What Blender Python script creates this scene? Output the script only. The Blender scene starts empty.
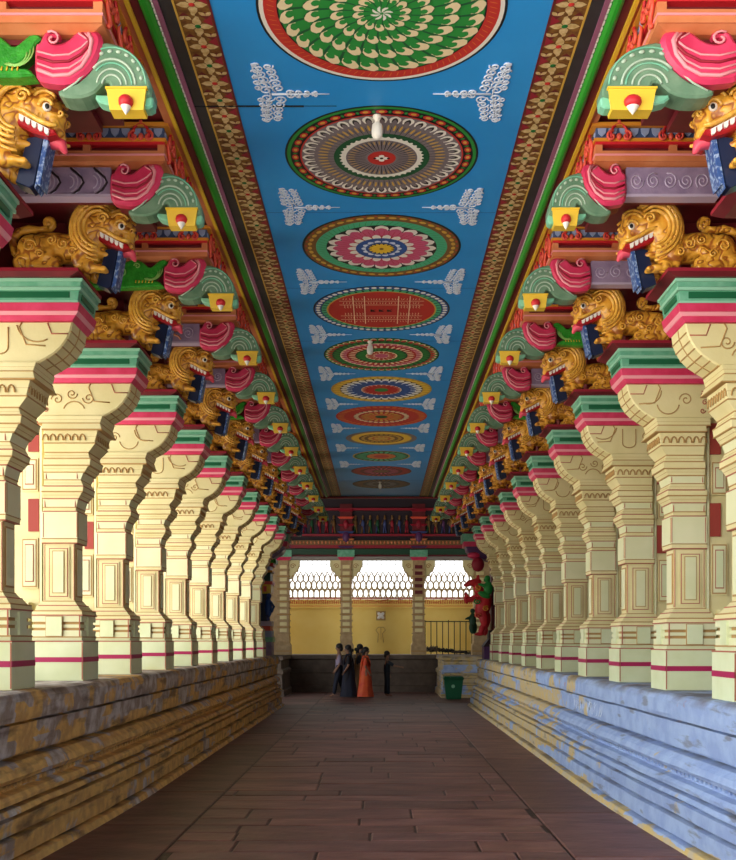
import bpy, bmesh, math, random
from mathutils import Vector
random.seed(7)
PI = math.pi
C = bpy.context.scene.collection
ZC = 1.6            # camera height
LUP = {1: 0.0, -1: 0.085}; PSC = {1: 1.0, -1: 0.972}   # the left ledge is a little higher than the right one
LEDGE = 1.16        # top of the plinth the pillars stand on
CEIL = 5.2
BAY = 1.72
Y0 = 5.43           # camera-facing face of the first pillar

# ------------------------------------------------------------------ materials
M = {}
def mat(name, col, rough=0.6, col2=None, scale=6.0, bump=0.0, bscale=None, spec=0.4, coat=0.0, thresh=None, metal=0.0, emit=None, mixf=0.6):
    m = bpy.data.materials.new(name); m.use_nodes = True
    nt = m.node_tree; b = nt.nodes['Principled BSDF']
    b.inputs['Roughness'].default_value = rough
    b.inputs['Base Color'].default_value = (*col, 1)
    b.inputs['Specular IOR Level'].default_value = spec
    b.inputs['Metallic'].default_value = metal
    if coat: b.inputs['Coat Weight'].default_value = coat; b.inputs['Coat Roughness'].default_value = 0.25
    if emit:
        b.inputs['Emission Color'].default_value = (*emit[:3], 1); b.inputs['Emission Strength'].default_value = emit[3]
    if col2 or bump:
        tc = nt.nodes.new('ShaderNodeNewGeometry')
        n = nt.nodes.new('ShaderNodeTexNoise'); n.inputs['Scale'].default_value = scale; n.inputs['Detail'].default_value = 5
        nt.links.new(tc.outputs['Position'], n.inputs['Vector'])
    if col2:
        r = nt.nodes.new('ShaderNodeValToRGB')
        lo, hi = thresh if thresh else (0.35, 0.7)
        r.color_ramp.elements[0].position = lo; r.color_ramp.elements[1].position = hi
        r.color_ramp.elements[0].color = (*col, 1); r.color_ramp.elements[1].color = (*col2, 1)
        nt.links.new(n.outputs['Fac'], r.inputs['Fac']); nt.links.new(r.outputs['Color'], b.inputs['Base Color'])
    if bump:
        n2 = nt.nodes.new('ShaderNodeTexNoise'); n2.inputs['Scale'].default_value = bscale or scale * 4; n2.inputs['Detail'].default_value = 3
        nt.links.new(tc.outputs['Position'], n2.inputs['Vector'])
        bp = nt.nodes.new('ShaderNodeBump'); bp.inputs['Strength'].default_value = bump; bp.inputs['Distance'].default_value = 0.02
        nt.links.new(n2.outputs['Fac'], bp.inputs['Height']); nt.links.new(bp.outputs['Normal'], b.inputs['Normal'])
    M[name] = m
    return m

mat('cream', (0.72, 0.63, 0.31), 0.55, (0.82, 0.73, 0.40), 3, 0.08, 30)
mat('mint', (0.66, 0.70, 0.40), 0.5, (0.76, 0.80, 0.52), 3, 0.05, 30)
mat('pale_panel', (0.72, 0.72, 0.42), 0.5, (0.80, 0.78, 0.5), 3, 0.05, 30)
mat('line_red', (0.44, 0.14, 0.08), 0.6)
mat('line_gold', (0.46, 0.27, 0.09), 0.6)
mat('line_pink', (0.42, 0.015, 0.09), 0.5)
mat('brick_red', (0.36, 0.05, 0.035), 0.6)
mat('pink', (0.62, 0.03, 0.10), 0.4, (0.75, 0.06, 0.16), 8, 0.05)
mat('pink_light', (0.85, 0.33, 0.38), 0.45)
mat('cap_green', (0.10, 0.36, 0.22), 0.4, (0.20, 0.50, 0.34), 10, 0.05)
mat('cap_green_light', (0.30, 0.62, 0.44), 0.4)
mat('cap_green_dark', (0.01, 0.13, 0.055), 0.4)
mat('maroon', (0.12, 0.008, 0.014), 0.5, (0.18, 0.015, 0.022), 5)
mat('maroon_red', (0.30, 0.012, 0.03), 0.5)
mat('red', (0.60, 0.02, 0.03), 0.45)
mat('coral', (0.75, 0.10, 0.06), 0.45)
mat('orange', (0.62, 0.19, 0.07), 0.5, (0.72, 0.27, 0.12), 6, 0.06)
mat('amber', (0.75, 0.30, 0.03), 0.5)
mat('yellow', (0.85, 0.56, 0.04), 0.45)
mat('scale_blue', (0.06, 0.10, 0.22), 0.4)
mat('scale_blue_light', (0.30, 0.38, 0.60), 0.45)
mat('sage', (0.11, 0.23, 0.14), 0.45, (0.19, 0.32, 0.21), 10, 0.1)
mat('sage_light', (0.45, 0.58, 0.46), 0.5)
mat('mint_green', (0.16, 0.50, 0.33), 0.45, (0.26, 0.58, 0.40), 10)
mat('mauve', (0.26, 0.19, 0.32), 0.5, (0.36, 0.27, 0.42), 12, 0.15, 60)
mat('mauve_light', (0.50, 0.42, 0.58), 0.5)
mat('mauve_dark', (0.022, 0.012, 0.022), 0.6)
mat('makara', (0.02, 0.26, 0.02), 0.35, (0.05, 0.42, 0.04), 20, 0.3, 60)
mat('makara_light', (0.30, 0.62, 0.15), 0.35)
mat('navy', (0.010, 0.018, 0.055), 0.3)
mat('navy_edge', (0.03, 0.08, 0.26), 0.4, (0.30, 0.40, 0.60), 40, 0.2, 60, thresh=(0.5, 0.62))
mat('mouth', (0.40, 0.012, 0.018), 0.35)
mat('tongue', (0.75, 0.08, 0.13), 0.35)
mat('white', (0.85, 0.82, 0.76), 0.4)
mat('black', (0.008, 0.008, 0.010), 0.45)
mat('skin', (0.24, 0.12, 0.07), 0.55)
mat('hair', (0.010, 0.008, 0.008), 0.5)
mat('figure_skin', (0.55, 0.22, 0.12), 0.5)
# ceiling paints
mat('sky_blue', (0.016, 0.28, 0.74), 0.45, (0.024, 0.32, 0.80), 1.2, 0.08, 9)
mat('border_brown', (0.13, 0.045, 0.010), 0.5, (0.26, 0.12, 0.02), 30)
mat('petal_gold', (0.50, 0.33, 0.12), 0.5, (0.72, 0.56, 0.30), 30)
mat('bead_green', (0.01, 0.14, 0.03), 0.4)
mat('charcoal', (0.020, 0.018, 0.022), 0.5, (0.032, 0.03, 0.036), 8)
mat('lilac', (0.30, 0.10, 0.19), 0.5)
mat('bright_green', (0.015, 0.30, 0.02), 0.4)
mat('chalk', (0.66, 0.74, 0.88), 0.6)
mat('crack', (0.010, 0.013, 0.02), 0.9)
mat('m_white', (0.80, 0.78, 0.72), 0.5)
mat('m_cream', (0.80, 0.66, 0.42), 0.5)
mat('m_red', (0.52, 0.03, 0.025), 0.5)
mat('m_pink', (0.62, 0.10, 0.22), 0.5)
mat('m_green', (0.02, 0.26, 0.045), 0.5)
mat('m_dkgreen', (0.010, 0.09, 0.035), 0.5)
mat('m_aqua', (0.07, 0.46, 0.25), 0.5)
mat('m_taupe', (0.20, 0.17, 0.19), 0.5)
mat('m_brown', (0.20, 0.10, 0.03), 0.5)
mat('m_gold', (0.62, 0.38, 0.06), 0.5)
mat('m_blue', (0.03, 0.10, 0.36), 0.5)
mat('m_orange', (0.65, 0.16, 0.03), 0.5)
# end of the hall
mat('tan_stone', (0.40, 0.27, 0.13), 0.65, (0.54, 0.38, 0.20), 8, 0.2, 30)
mat('yellow_wall', (0.86, 0.60, 0.14), 0.7, (0.90, 0.66, 0.19), 1.5, 0.05)
mat('ochre_red', (0.60, 0.05, 0.02), 0.7)
mat('lattice', (0.50, 0.36, 0.17), 0.7)
mat('dark_stone', (0.085, 0.06, 0.045), 0.8, (0.13, 0.095, 0.07), 4, 0.3, 18)
mat('grey_beam', (0.30, 0.27, 0.25), 0.7)
mat('dark_green_beam', (0.012, 0.06, 0.03), 0.5)
mat('iron', (0.02, 0.018, 0.016), 0.5, metal=0.3)
mat('dusk_purple', (0.10, 0.03, 0.12), 0.5)
mat('dusk_blue', (0.05, 0.07, 0.22), 0.5)
mat('bin_green', (0.008, 0.12, 0.05), 0.35, bump=0.05)
mat('plaster_dark', (0.10, 0.055, 0.04), 0.8, (0.14, 0.08, 0.06), 3)
mat('slate_ground', (0.30, 0.26, 0.21), 0.9, (0.38, 0.33, 0.27), 2)

def gold_mat():
    m = bpy.data.materials.new('gold_paint'); m.use_nodes = True; nt = m.node_tree; b = nt.nodes['Principled BSDF']
    b.inputs['Roughness'].default_value = 0.32; b.inputs['Specular IOR Level'].default_value = 0.6
    tc = nt.nodes.new('ShaderNodeTexCoord')
    n = nt.nodes.new('ShaderNodeTexNoise'); n.inputs['Scale'].default_value = 7; n.inputs['Detail'].default_value = 2
    nt.links.new(tc.outputs['Object'], n.inputs['Vector'])
    mix = nt.nodes.new('ShaderNodeMix'); mix.data_type = 'VECTOR'; mix.inputs['Factor'].default_value = 0.16
    nt.links.new(tc.outputs['Object'], mix.inputs[4]); nt.links.new(n.outputs['Color'], mix.inputs[5])
    w = nt.nodes.new('ShaderNodeTexVoronoi'); w.feature = 'SMOOTH_F1'; w.inputs['Scale'].default_value = 11
    nt.links.new(mix.outputs[1], w.inputs['Vector'])
    sn = nt.nodes.new('ShaderNodeMath'); sn.operation = 'SINE'
    mu = nt.nodes.new('ShaderNodeMath'); mu.operation = 'MULTIPLY'; mu.inputs[1].default_value = 20
    nt.links.new(w.outputs['Distance'], mu.inputs[0]); nt.links.new(mu.outputs[0], sn.inputs[0])
    mr = nt.nodes.new('ShaderNodeMapRange'); mr.inputs[1].default_value = -1; mr.inputs[2].default_value = 1
    nt.links.new(sn.outputs[0], mr.inputs[0])
    r = nt.nodes.new('ShaderNodeValToRGB')
    r.color_ramp.elements[0].color = (0.34, 0.10, 0.015, 1); r.color_ramp.elements[1].color = (0.80, 0.40, 0.045, 1)
    r.color_ramp.elements[0].position = 0.0; r.color_ramp.elements[1].position = 0.32
    nt.links.new(mr.outputs[0], r.inputs['Fac']); nt.links.new(r.outputs['Color'], b.inputs['Base Color'])
    bp = nt.nodes.new('ShaderNodeBump'); bp.inputs['Strength'].default_value = 0.45; bp.inputs['Distance'].default_value = 0.012
    nt.links.new(mr.outputs[0], bp.inputs['Height']); nt.links.new(bp.outputs['Normal'], b.inputs['Normal'])
    M['gold'] = m
gold_mat()
mat('gold_light', (0.88, 0.52, 0.08), 0.28, (0.62, 0.26, 0.03), 25, 0.2, 50, spec=0.6)

def plinth_mat(name, right):
    m = bpy.data.materials.new(name); m.use_nodes = True; nt = m.node_tree; b = nt.nodes['Principled BSDF']; L = nt.links.new
    b.inputs['Roughness'].default_value = 0.75
    g = nt.nodes.new('ShaderNodeNewGeometry'); sp = nt.nodes.new('ShaderNodeSeparateXYZ'); L(g.outputs['Position'], sp.inputs[0])
    def noise(sc, det=5, vec=None, stretch=None):
        n = nt.nodes.new('ShaderNodeTexNoise'); n.inputs['Scale'].default_value = sc; n.inputs['Detail'].default_value = det
        if stretch:
            mp = nt.nodes.new('ShaderNodeMapping'); mp.inputs['Scale'].default_value = stretch; L(g.outputs['Position'], mp.inputs[0]); L(mp.outputs[0], n.inputs['Vector'])
        else: L(g.outputs['Position'], n.inputs['Vector'])
        return n.outputs['Fac']
    def rng(v, a, bb, c=0.0, d=1.0):
        r = nt.nodes.new('ShaderNodeMapRange'); L(v, r.inputs[0])
        for i, q in enumerate((a, bb, c, d)): r.inputs[i + 1].default_value = q
        return r.outputs[0]
    def mixc(f, c1, c2):
        x = nt.nodes.new('ShaderNodeMix'); x.data_type = 'RGBA'
        L(f, x.inputs[0])
        for s, c in ((6, c1), (7, c2)):
            if isinstance(c, tuple): x.inputs[s].default_value = (*c, 1)
            else: L(c, x.inputs[s])
        return x.outputs[2]
    def add(a, bb, op='ADD'):
        x = nt.nodes.new('ShaderNodeMath'); x.operation = op
        for i, v in enumerate((a, bb)):
            if isinstance(v, (int, float)): x.inputs[i].default_value = v
            else: L(v, x.inputs[i])
        x.use_clamp = op == 'ADD' and False
        return x.outputs[0]
    # blocks of paint: quantised noise along the wall
    vor = nt.nodes.new('ShaderNodeTexVoronoi'); vor.distance = 'CHEBYCHEV'; vor.inputs['Scale'].default_value = 2.6; vor.inputs['Randomness'].default_value = 0.6
    mp = nt.nodes.new('ShaderNodeMapping'); mp.inputs['Scale'].default_value = (0.2, 0.75, 1.6); L(g.outputs['Position'], mp.inputs[0]); L(mp.outputs[0], vor.inputs['Vector'])
    sv = nt.nodes.new('ShaderNodeSeparateColor'); L(vor.outputs['Color'], sv.inputs[0]); blk = sv.outputs[0]
    if right:
        base = mixc(rng(noise(5), .4, .6), (0.30, 0.40, 0.66), (0.38, 0.50, 0.74))
        yel = mixc(rng(noise(7), .4, .6), (0.66, 0.48, 0.18), (0.56, 0.47, 0.32))
        far = rng(sp.outputs[1], 10.0, 15.0, -0.75, 0.30)
        low = rng(sp.outputs[2], 0.10, 0.02, 0.0, 1.3)
        f = add(add(add(blk, far), rng(noise(3.5), .3, .7, -.35, .35)), low)
        col = mixc(rng(f, .42, .50), base, yel)
        st = rng(noise(6, 9, stretch=(1, .3, 1.6)), .61, .68)
        col = mixc(add(st, .6, 'MULTIPLY'), col, (0.17, 0.15, 0.13))
        rd = rng(noise(2.2, 6), .66, .70); up = rng(sp.outputs[2], .9, 1.0)
        col = mixc(add(add(rd, up, 'MULTIPLY'), .8, 'MULTIPLY'), col, (0.55, 0.20, 0.12))
    else:
        base = mixc(rng(noise(6), .4, .6), (0.36, 0.28, 0.22), (0.62, 0.57, 0.54))
        och = mixc(rng(noise(8), .4, .6), (0.82, 0.52, 0.16), (0.62, 0.36, 0.12))
        lo = rng(sp.outputs[2], 0.55, 1.0, 0.38, -0.30)
        f = add(add(blk, lo), rng(noise(3.5), .3, .7, -.35, .35))
        col = mixc(rng(f, .38, .50), base, och)
        st = rng(noise(5, 8, stretch=(1, .35, 1.6)), .56, .70)
        col = mixc(add(st, .7, 'MULTIPLY'), col, (0.08, 0.05, 0.035))
    zs = 1.0 if right else 1.073
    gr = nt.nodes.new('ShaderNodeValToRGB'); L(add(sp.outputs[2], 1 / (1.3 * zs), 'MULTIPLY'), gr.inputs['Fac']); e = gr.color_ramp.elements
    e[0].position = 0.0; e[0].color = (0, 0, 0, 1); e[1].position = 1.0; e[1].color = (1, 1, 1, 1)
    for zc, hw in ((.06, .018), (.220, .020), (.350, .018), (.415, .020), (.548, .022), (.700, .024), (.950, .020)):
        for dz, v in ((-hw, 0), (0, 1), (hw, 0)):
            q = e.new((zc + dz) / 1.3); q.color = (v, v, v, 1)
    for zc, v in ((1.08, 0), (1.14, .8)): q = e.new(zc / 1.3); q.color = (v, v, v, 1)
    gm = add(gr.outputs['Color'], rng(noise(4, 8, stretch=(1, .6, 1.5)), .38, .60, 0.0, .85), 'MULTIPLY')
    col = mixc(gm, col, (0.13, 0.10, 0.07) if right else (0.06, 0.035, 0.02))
    L(col, b.inputs['Base Color'])
    bp = nt.nodes.new('ShaderNodeBump'); bp.inputs['Strength'].default_value = 0.5; bp.inputs['Distance'].default_value = 0.03
    L(noise(14, 6), bp.inputs['Height']); L(bp.outputs['Normal'], b.inputs['Normal'])
    M[name] = m
plinth_mat('plinth_right', True); plinth_mat('plinth_left', False)

def floor_mat():
    m = bpy.data.materials.new('floor_stone'); m.use_nodes = True; nt = m.node_tree; b = nt.nodes['Principled BSDF']; L = nt.links.new
    at = nt.nodes.new('ShaderNodeAttribute'); at.attribute_name = 'slab'
    g = nt.nodes.new('ShaderNodeNewGeometry')
    n = nt.nodes.new('ShaderNodeTexNoise'); n.inputs['Scale'].default_value = 2.2; n.inputs['Detail'].default_value = 8
    mp = nt.nodes.new('ShaderNodeMapping'); mp.inputs['Scale'].default_value = (.8, 2.2, 1); L(g.outputs['Position'], mp.inputs[0]); L(mp.outputs[0], n.inputs['Vector'])
    r = nt.nodes.new('ShaderNodeValToRGB'); r.color_ramp.elements[0].position = .3; r.color_ramp.elements[1].position = .75
    r.color_ramp.elements[0].color = (0.10, 0.042, 0.035, 1); r.color_ramp.elements[1].color = (0.235, 0.115, 0.095, 1)
    L(n.outputs['Fac'], r.inputs['Fac'])
    mx = nt.nodes.new('ShaderNodeMix'); mx.data_type = 'RGBA'; mx.blend_type = 'MULTIPLY'; mx.inputs[0].default_value = 1
    L(r.outputs['Color'], mx.inputs[6]); L(at.outputs['Color'], mx.inputs[7]); L(mx.outputs[2], b.inputs['Base Color'])
    b.inputs['Roughness'].default_value = 0.52; b.inputs['Specular IOR Level'].default_value = 0.35
    n2 = nt.nodes.new('ShaderNodeTexNoise'); n2.inputs['Scale'].default_value = 12; n2.inputs['Detail'].default_value = 6; L(g.outputs['Position'], n2.inputs['Vector'])
    bp = nt.nodes.new('ShaderNodeBump'); bp.inputs['Strength'].default_value = 0.35; bp.inputs['Distance'].default_value = 0.02
    L(n2.outputs['Fac'], bp.inputs['Height']); L(bp.outputs['Normal'], b.inputs['Normal'])
    M['floor'] = m
floor_mat()

# ------------------------------------------------------------------ mesh builder
class MB:
    def __init__(s): s.v = []; s.f = []; s.m = []; s.sm = []; s.names = []
    def mi(s, m):
        if m not in s.names: s.names.append(m)
        return s.names.index(m)
    def add(s, vs, fs, m, smooth=False):
        o = len(s.v); s.v += [tuple(v) for v in vs]; k = s.mi(m)
        for f in fs: s.f.append([o + i for i in f]); s.m.append(k); s.sm.append(smooth)
    def box(s, x0, x1, y0, y1, z0, z1, m):
        s.fr((x0, x1, y0, y1), (x0, x1, y0, y1), z0, z1, m)
    def fr(s, a, b, z0, z1, m):
        vs = [(a[0], a[2], z0), (a[1], a[2], z0), (a[1], a[3], z0), (a[0], a[3], z0),
              (b[0], b[2], z1), (b[1], b[2], z1), (b[1], b[3], z1), (b[0], b[3], z1)]
        s.add(vs, [(3, 2, 1, 0), (4, 5, 6, 7), (0, 1, 5, 4), (1, 2, 6, 5), (2, 3, 7, 6), (3, 0, 4, 7)], m)
    def prism(s, pts, y0, y1, m, bev=0.0):
        """outline in the XZ plane extruded along Y, with an optional chamfer at the y0 face"""
        ar = sum(pts[i][0] * pts[(i + 1) % len(pts)][1] - pts[(i + 1) % len(pts)][0] * pts[i][1] for i in range(len(pts)))
        if ar < 0: pts = pts[::-1]
        n = len(pts); rings = []
        if bev:
            ins = []
            for i in range(n):
                p, q, r = pts[i - 1], pts[i], pts[(i + 1) % n]
                d1 = Vector((q[0] - p[0], q[1] - p[1])); d2 = Vector((r[0] - q[0], r[1] - q[1]))
                if d1.length: d1.normalize()
                if d2.length: d2.normalize()
                nn = Vector((-d1.y - d2.y, d1.x + d2.x))
                if nn.length > 1e-6: nn.normalize()
                ins.append((q[0] + nn.x * bev, q[1] + nn.y * bev))
            rings.append([(p[0], y0, p[1]) for p in ins]); rings.append([(p[0], y0 + bev, p[1]) for p in pts])
        else: rings.append([(p[0], y0, p[1]) for p in pts])
        rings.append([(p[0], y1, p[1]) for p in pts])
        vs = [v for r in rings for v in r]; fs = [list(range(n)), list(range((len(rings) - 1) * n, len(rings) * n))[::-1]]
        for k in range(len(rings) - 1):
            for i in range(n):
                j = (i + 1) % n; fs.append([k * n + i, (k + 1) * n + i, (k + 1) * n + j, k * n + j])
        s.add(vs, fs, m)
    def tube(s, path, r, m, seg=6, flat=None):
        path = [Vector(p) for p in path]; n = len(path); vs = []; fs = []
        for i, p in enumerate(path):
            t = (path[min(i + 1, n - 1)] - path[max(i - 1, 0)])
            if t.length < 1e-9: t = Vector((1, 0, 0))
            t.normalize()
            a = Vector((0, 1, 0)) if abs(t.y) < .9 else Vector((0, 0, 1))
            e1 = t.cross(a).normalized(); e2 = e1.cross(t).normalized()
            rr = r[i] if isinstance(r, (list, tuple)) else r
            for k in range(seg):
                an = 2 * PI * k / seg; vs.append(p + e1 * math.cos(an) * rr + e2 * math.sin(an) * rr)
        for i in range(n - 1):
            for k in range(seg):
                j = (k + 1) % seg; fs.append((i * seg + k, i * seg + j, (i + 1) * seg + j, (i + 1) * seg + k))
        fs.append(tuple(range(seg))[::-1]); fs.append(tuple((n - 1) * seg + k for k in range(seg)))
        s.add(vs, fs, m, True)
    def ell(s, c, r, m, u=12, w=8, rot=0.0):
        vs = []; fs = []
        ca, sa = math.cos(rot), math.sin(rot)
        for i in range(w + 1):
            th = PI * i / w
            for k in range(u):
                ph = 2 * PI * k / u
                x, y, z = r[0] * math.sin(th) * math.cos(ph), r[1] * math.sin(th) * math.sin(ph), r[2] * math.cos(th)
                vs.append((c[0] + x * ca - z * sa, c[1] + y, c[2] + x * sa + z * ca))
        for i in range(w):
            for k in range(u):
                j = (k + 1) % u
                fs.append((i * u + k, (i + 1) * u + k, (i + 1) * u + j, i * u + j))
        s.add(vs, fs, m, True)
    def lathe(s, prof, c, m, seg=16, sy=1.0, smooth=True):
        vs = []; fs = []; n = len(prof)
        for r, z in prof:
            for k in range(seg):
                a = 2 * PI * k / seg; vs.append((c[0] + r * math.cos(a), c[1] + r * math.sin(a) * sy, c[2] + z))
        for i in range(n - 1):
            for k in range(seg):
                j = (k + 1) % seg; fs.append((i * seg + k, i * seg + j, (i + 1) * seg + j, (i + 1) * seg + k))
        s.add(vs, fs, m, smooth)
    def build(s, name, parent=None, loc=(0, 0, 0), flip=False, bevel=0.0, merge=False):
        me = bpy.data.meshes.new(name)
        vs = [(-x, y, z) for x, y, z in s.v] if flip else s.v
        fs = [f[::-1] for f in s.f] if flip else s.f
        me.from_pydata(vs, [], fs)
        for n in s.names: me.materials.append(M[n])
        me.polygons.foreach_set('material_index', s.m); me.polygons.foreach_set('use_smooth', s.sm)
        me.update()
        if merge:
            bm = bmesh.new(); bm.from_mesh(me); bmesh.ops.remove_doubles(bm, verts=bm.verts, dist=1e-4); bm.to_mesh(me); bm.free()
        o = bpy.data.objects.new(name, me); C.objects.link(o); o.location = loc
        if parent: o.parent = parent
        if bevel:
            md = o.modifiers.new('b', 'BEVEL'); md.width = bevel; md.segments = 1; md.limit_method = 'ANGLE'; md.angle_limit = 0.7
            bake(o)
        return o

def bake(o):
    dg = bpy.context.evaluated_depsgraph_get(); dg.update()
    me = bpy.data.meshes.new_from_object(o.evaluated_get(dg))
    o.modifiers.clear(); old = o.data; o.data = me; me.name = o.name
    return o

def merge_into(o, mb, flip):
    """add carved relief to the mesh of its own part"""
    me = o.data; bm = bmesh.new(); bm.from_mesh(me); base = len(me.materials); idx = {}
    for n in mb.names:
        k = [i for i, m in enumerate(me.materials) if m == M[n]]
        if not k: me.materials.append(M[n]); k = [len(me.materials) - 1]
        idx[mb.names.index(n)] = k[0]
    vs = [bm.verts.new((-x if flip else x, y, z)) for x, y, z in mb.v]
    for f, m, sm in zip(mb.f, mb.m, mb.sm):
        try: q = bm.faces.new([vs[i] for i in (f[::-1] if flip else f)])
        except ValueError: continue
        q.material_index = idx[m]; q.smooth = sm
    bm.to_mesh(me); bm.free(); return o
def smooth_pts(pts, n=3):
    """closed Catmull-Rom through the outline points"""
    out = []; L = len(pts)
    for i in range(L):
        p0, p1, p2, p3 = (Vector(pts[(i + q) % L]) for q in (-1, 0, 1, 2))
        for k in range(n):
            t = k / n; out.append(tuple(.5 * ((2 * p1) + (-p0 + p2) * t + (2 * p0 - 5 * p1 + 4 * p2 - p3) * t * t + (-p0 + 3 * p1 - 3 * p2 + p3) * t ** 3)))
    return out

def tag(o, label=None, cat=None, group=None, kind=None):
    if label: o['label'] = label
    if cat: o['category'] = cat
    if group: o['group'] = group
    if kind: o['kind'] = kind
    return o
def thing(name, label, cat, loc=(0, 0, 0), group=None):
    o = bpy.data.objects.new(name, None); C.objects.link(o); o.location = loc; o.empty_display_size = 0.1
    return tag(o, label, cat, group)
def copy_tree(o, parent=None):
    c = o.copy(); C.objects.link(c)
    if parent: c.parent = parent
    for ch in list(o.children): copy_tree(ch, c)
    return c
def spiral(cx, cz, r, turns, start=0.0, d=1, n=22, rend=0.15):
    out = []
    for i in range(n + 1):
        t = i / n; a = start + d * turns * 2 * PI * t; rr = r * (1 - (1 - rend) * t)
        out.append((cx + rr * math.cos(a), cz + rr * math.sin(a)))
    return out
def arc(cx, cz, r, a0, a1, n=12, rz=None):
    return [(cx + r * math.cos(math.radians(a0 + (a1 - a0) * i / n)), cz + (rz or r) * math.sin(math.radians(a0 + (a1 - a0) * i / n))) for i in range(n + 1)]
def xz(pts, y): return [(p[0], y, p[1]) for p in pts]

ORD = ['nearest', 'second', 'third', 'fourth', 'fifth', 'sixth', 'seventh', 'eighth', 'ninth', 'tenth', 'eleventh', 'twelfth']
SIDE = {1: 'right', -1: 'left'}
DX = {1: -0.04, -1: -0.06}        # the colonnades sit a little left of the ceiling's axis

# ------------------------------------------------------------------ floor
def make_floor():
    vs = []; fs = []; cols = []
    mb = MB(); rnd = random.Random(3)
    def slab(x0, x1, y0, y1, z=0.0):
        g = 0.008; h = 0.006; t = rnd.uniform(-.004, .004); e = 0.012
        o = len(vs)
        vs.extend([(x0 + g, y0 + g, z - h), (x1 - g, y0 + g, z - h), (x1 - g, y1 - g, z - h), (x0 + g, y1 - g, z - h),
                   (x0 + g + e, y0 + g + e, z + t), (x1 - g - e, y0 + g + e, z + t * .5), (x1 - g - e, y1 - g - e, z), (x0 + g + e, y1 - g - e, z + t)])
        q = [(4, 5, 6, 7), (0, 1, 5, 4), (1, 2, 6, 5), (2, 3, 7, 6), (3, 0, 4, 7)]
        b = rnd.uniform(.72, 1.25); c = (b * rnd.uniform(.96, 1.06), b, b * rnd.uniform(.93, 1.05), 1)
        for f in q: fs.append([o + i for i in f]); cols.append(c)
    y = -2.0
    while y < 31.6:
        d = rnd.choice([.34, .42, .5, .6, .45]); x = -1.64; y1 = min(y + d, 31.6)
        x += rnd.uniform(-1.2, 0)
        while x < 1.43:
            w = rnd.choice([.8, 1.1, 1.5, 1.9]); a, b = max(x, -1.64), min(x + w, 1.43)
            if b - a > .12: slab(a, b, y, y1)
            x += w
        y = y1
    for (xa, xb) in ((-6, -1.64), (1.43, 6)):
        y = -2.0
        while y < 31.6:
            d = rnd.choice([1.3, 1.9, 2.4]); y1 = min(y + d, 31.6)
            slab(xa, xb, y, y1); y = y1
    o = len(vs); vs.extend([(-6, -2, -.012), (6, -2, -.012), (6, 31.6, -.012), (-6, 31.6, -.012)]); fs.append([o, o + 1, o + 2, o + 3]); cols.append((.22, .2, .2, 1))
    o = len(vs); vs.extend([(-6, -2, -.2), (6, -2, -.2), (6, 31.6, -.2), (-6, 31.6, -.2)]); fs.append([o + 3, o + 2, o + 1, o]); cols.append((.22, .2, .2, 1))
    me = bpy.data.meshes.new('floor'); me.from_pydata(vs, [], fs); me.materials.append(M['floor'])
    at = me.color_attributes.new('slab', 'FLOAT_COLOR', 'CORNER')
    for p in me.polygons:
        for li in p.loop_indices: at.data[li].color = cols[p.index]
    ob = bpy.data.objects.new('floor', me); C.objects.link(ob)
    tag(ob, 'brown red stone slab floor running down the hall between two plinths', 'floor', kind='structure')
make_floor()

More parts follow.
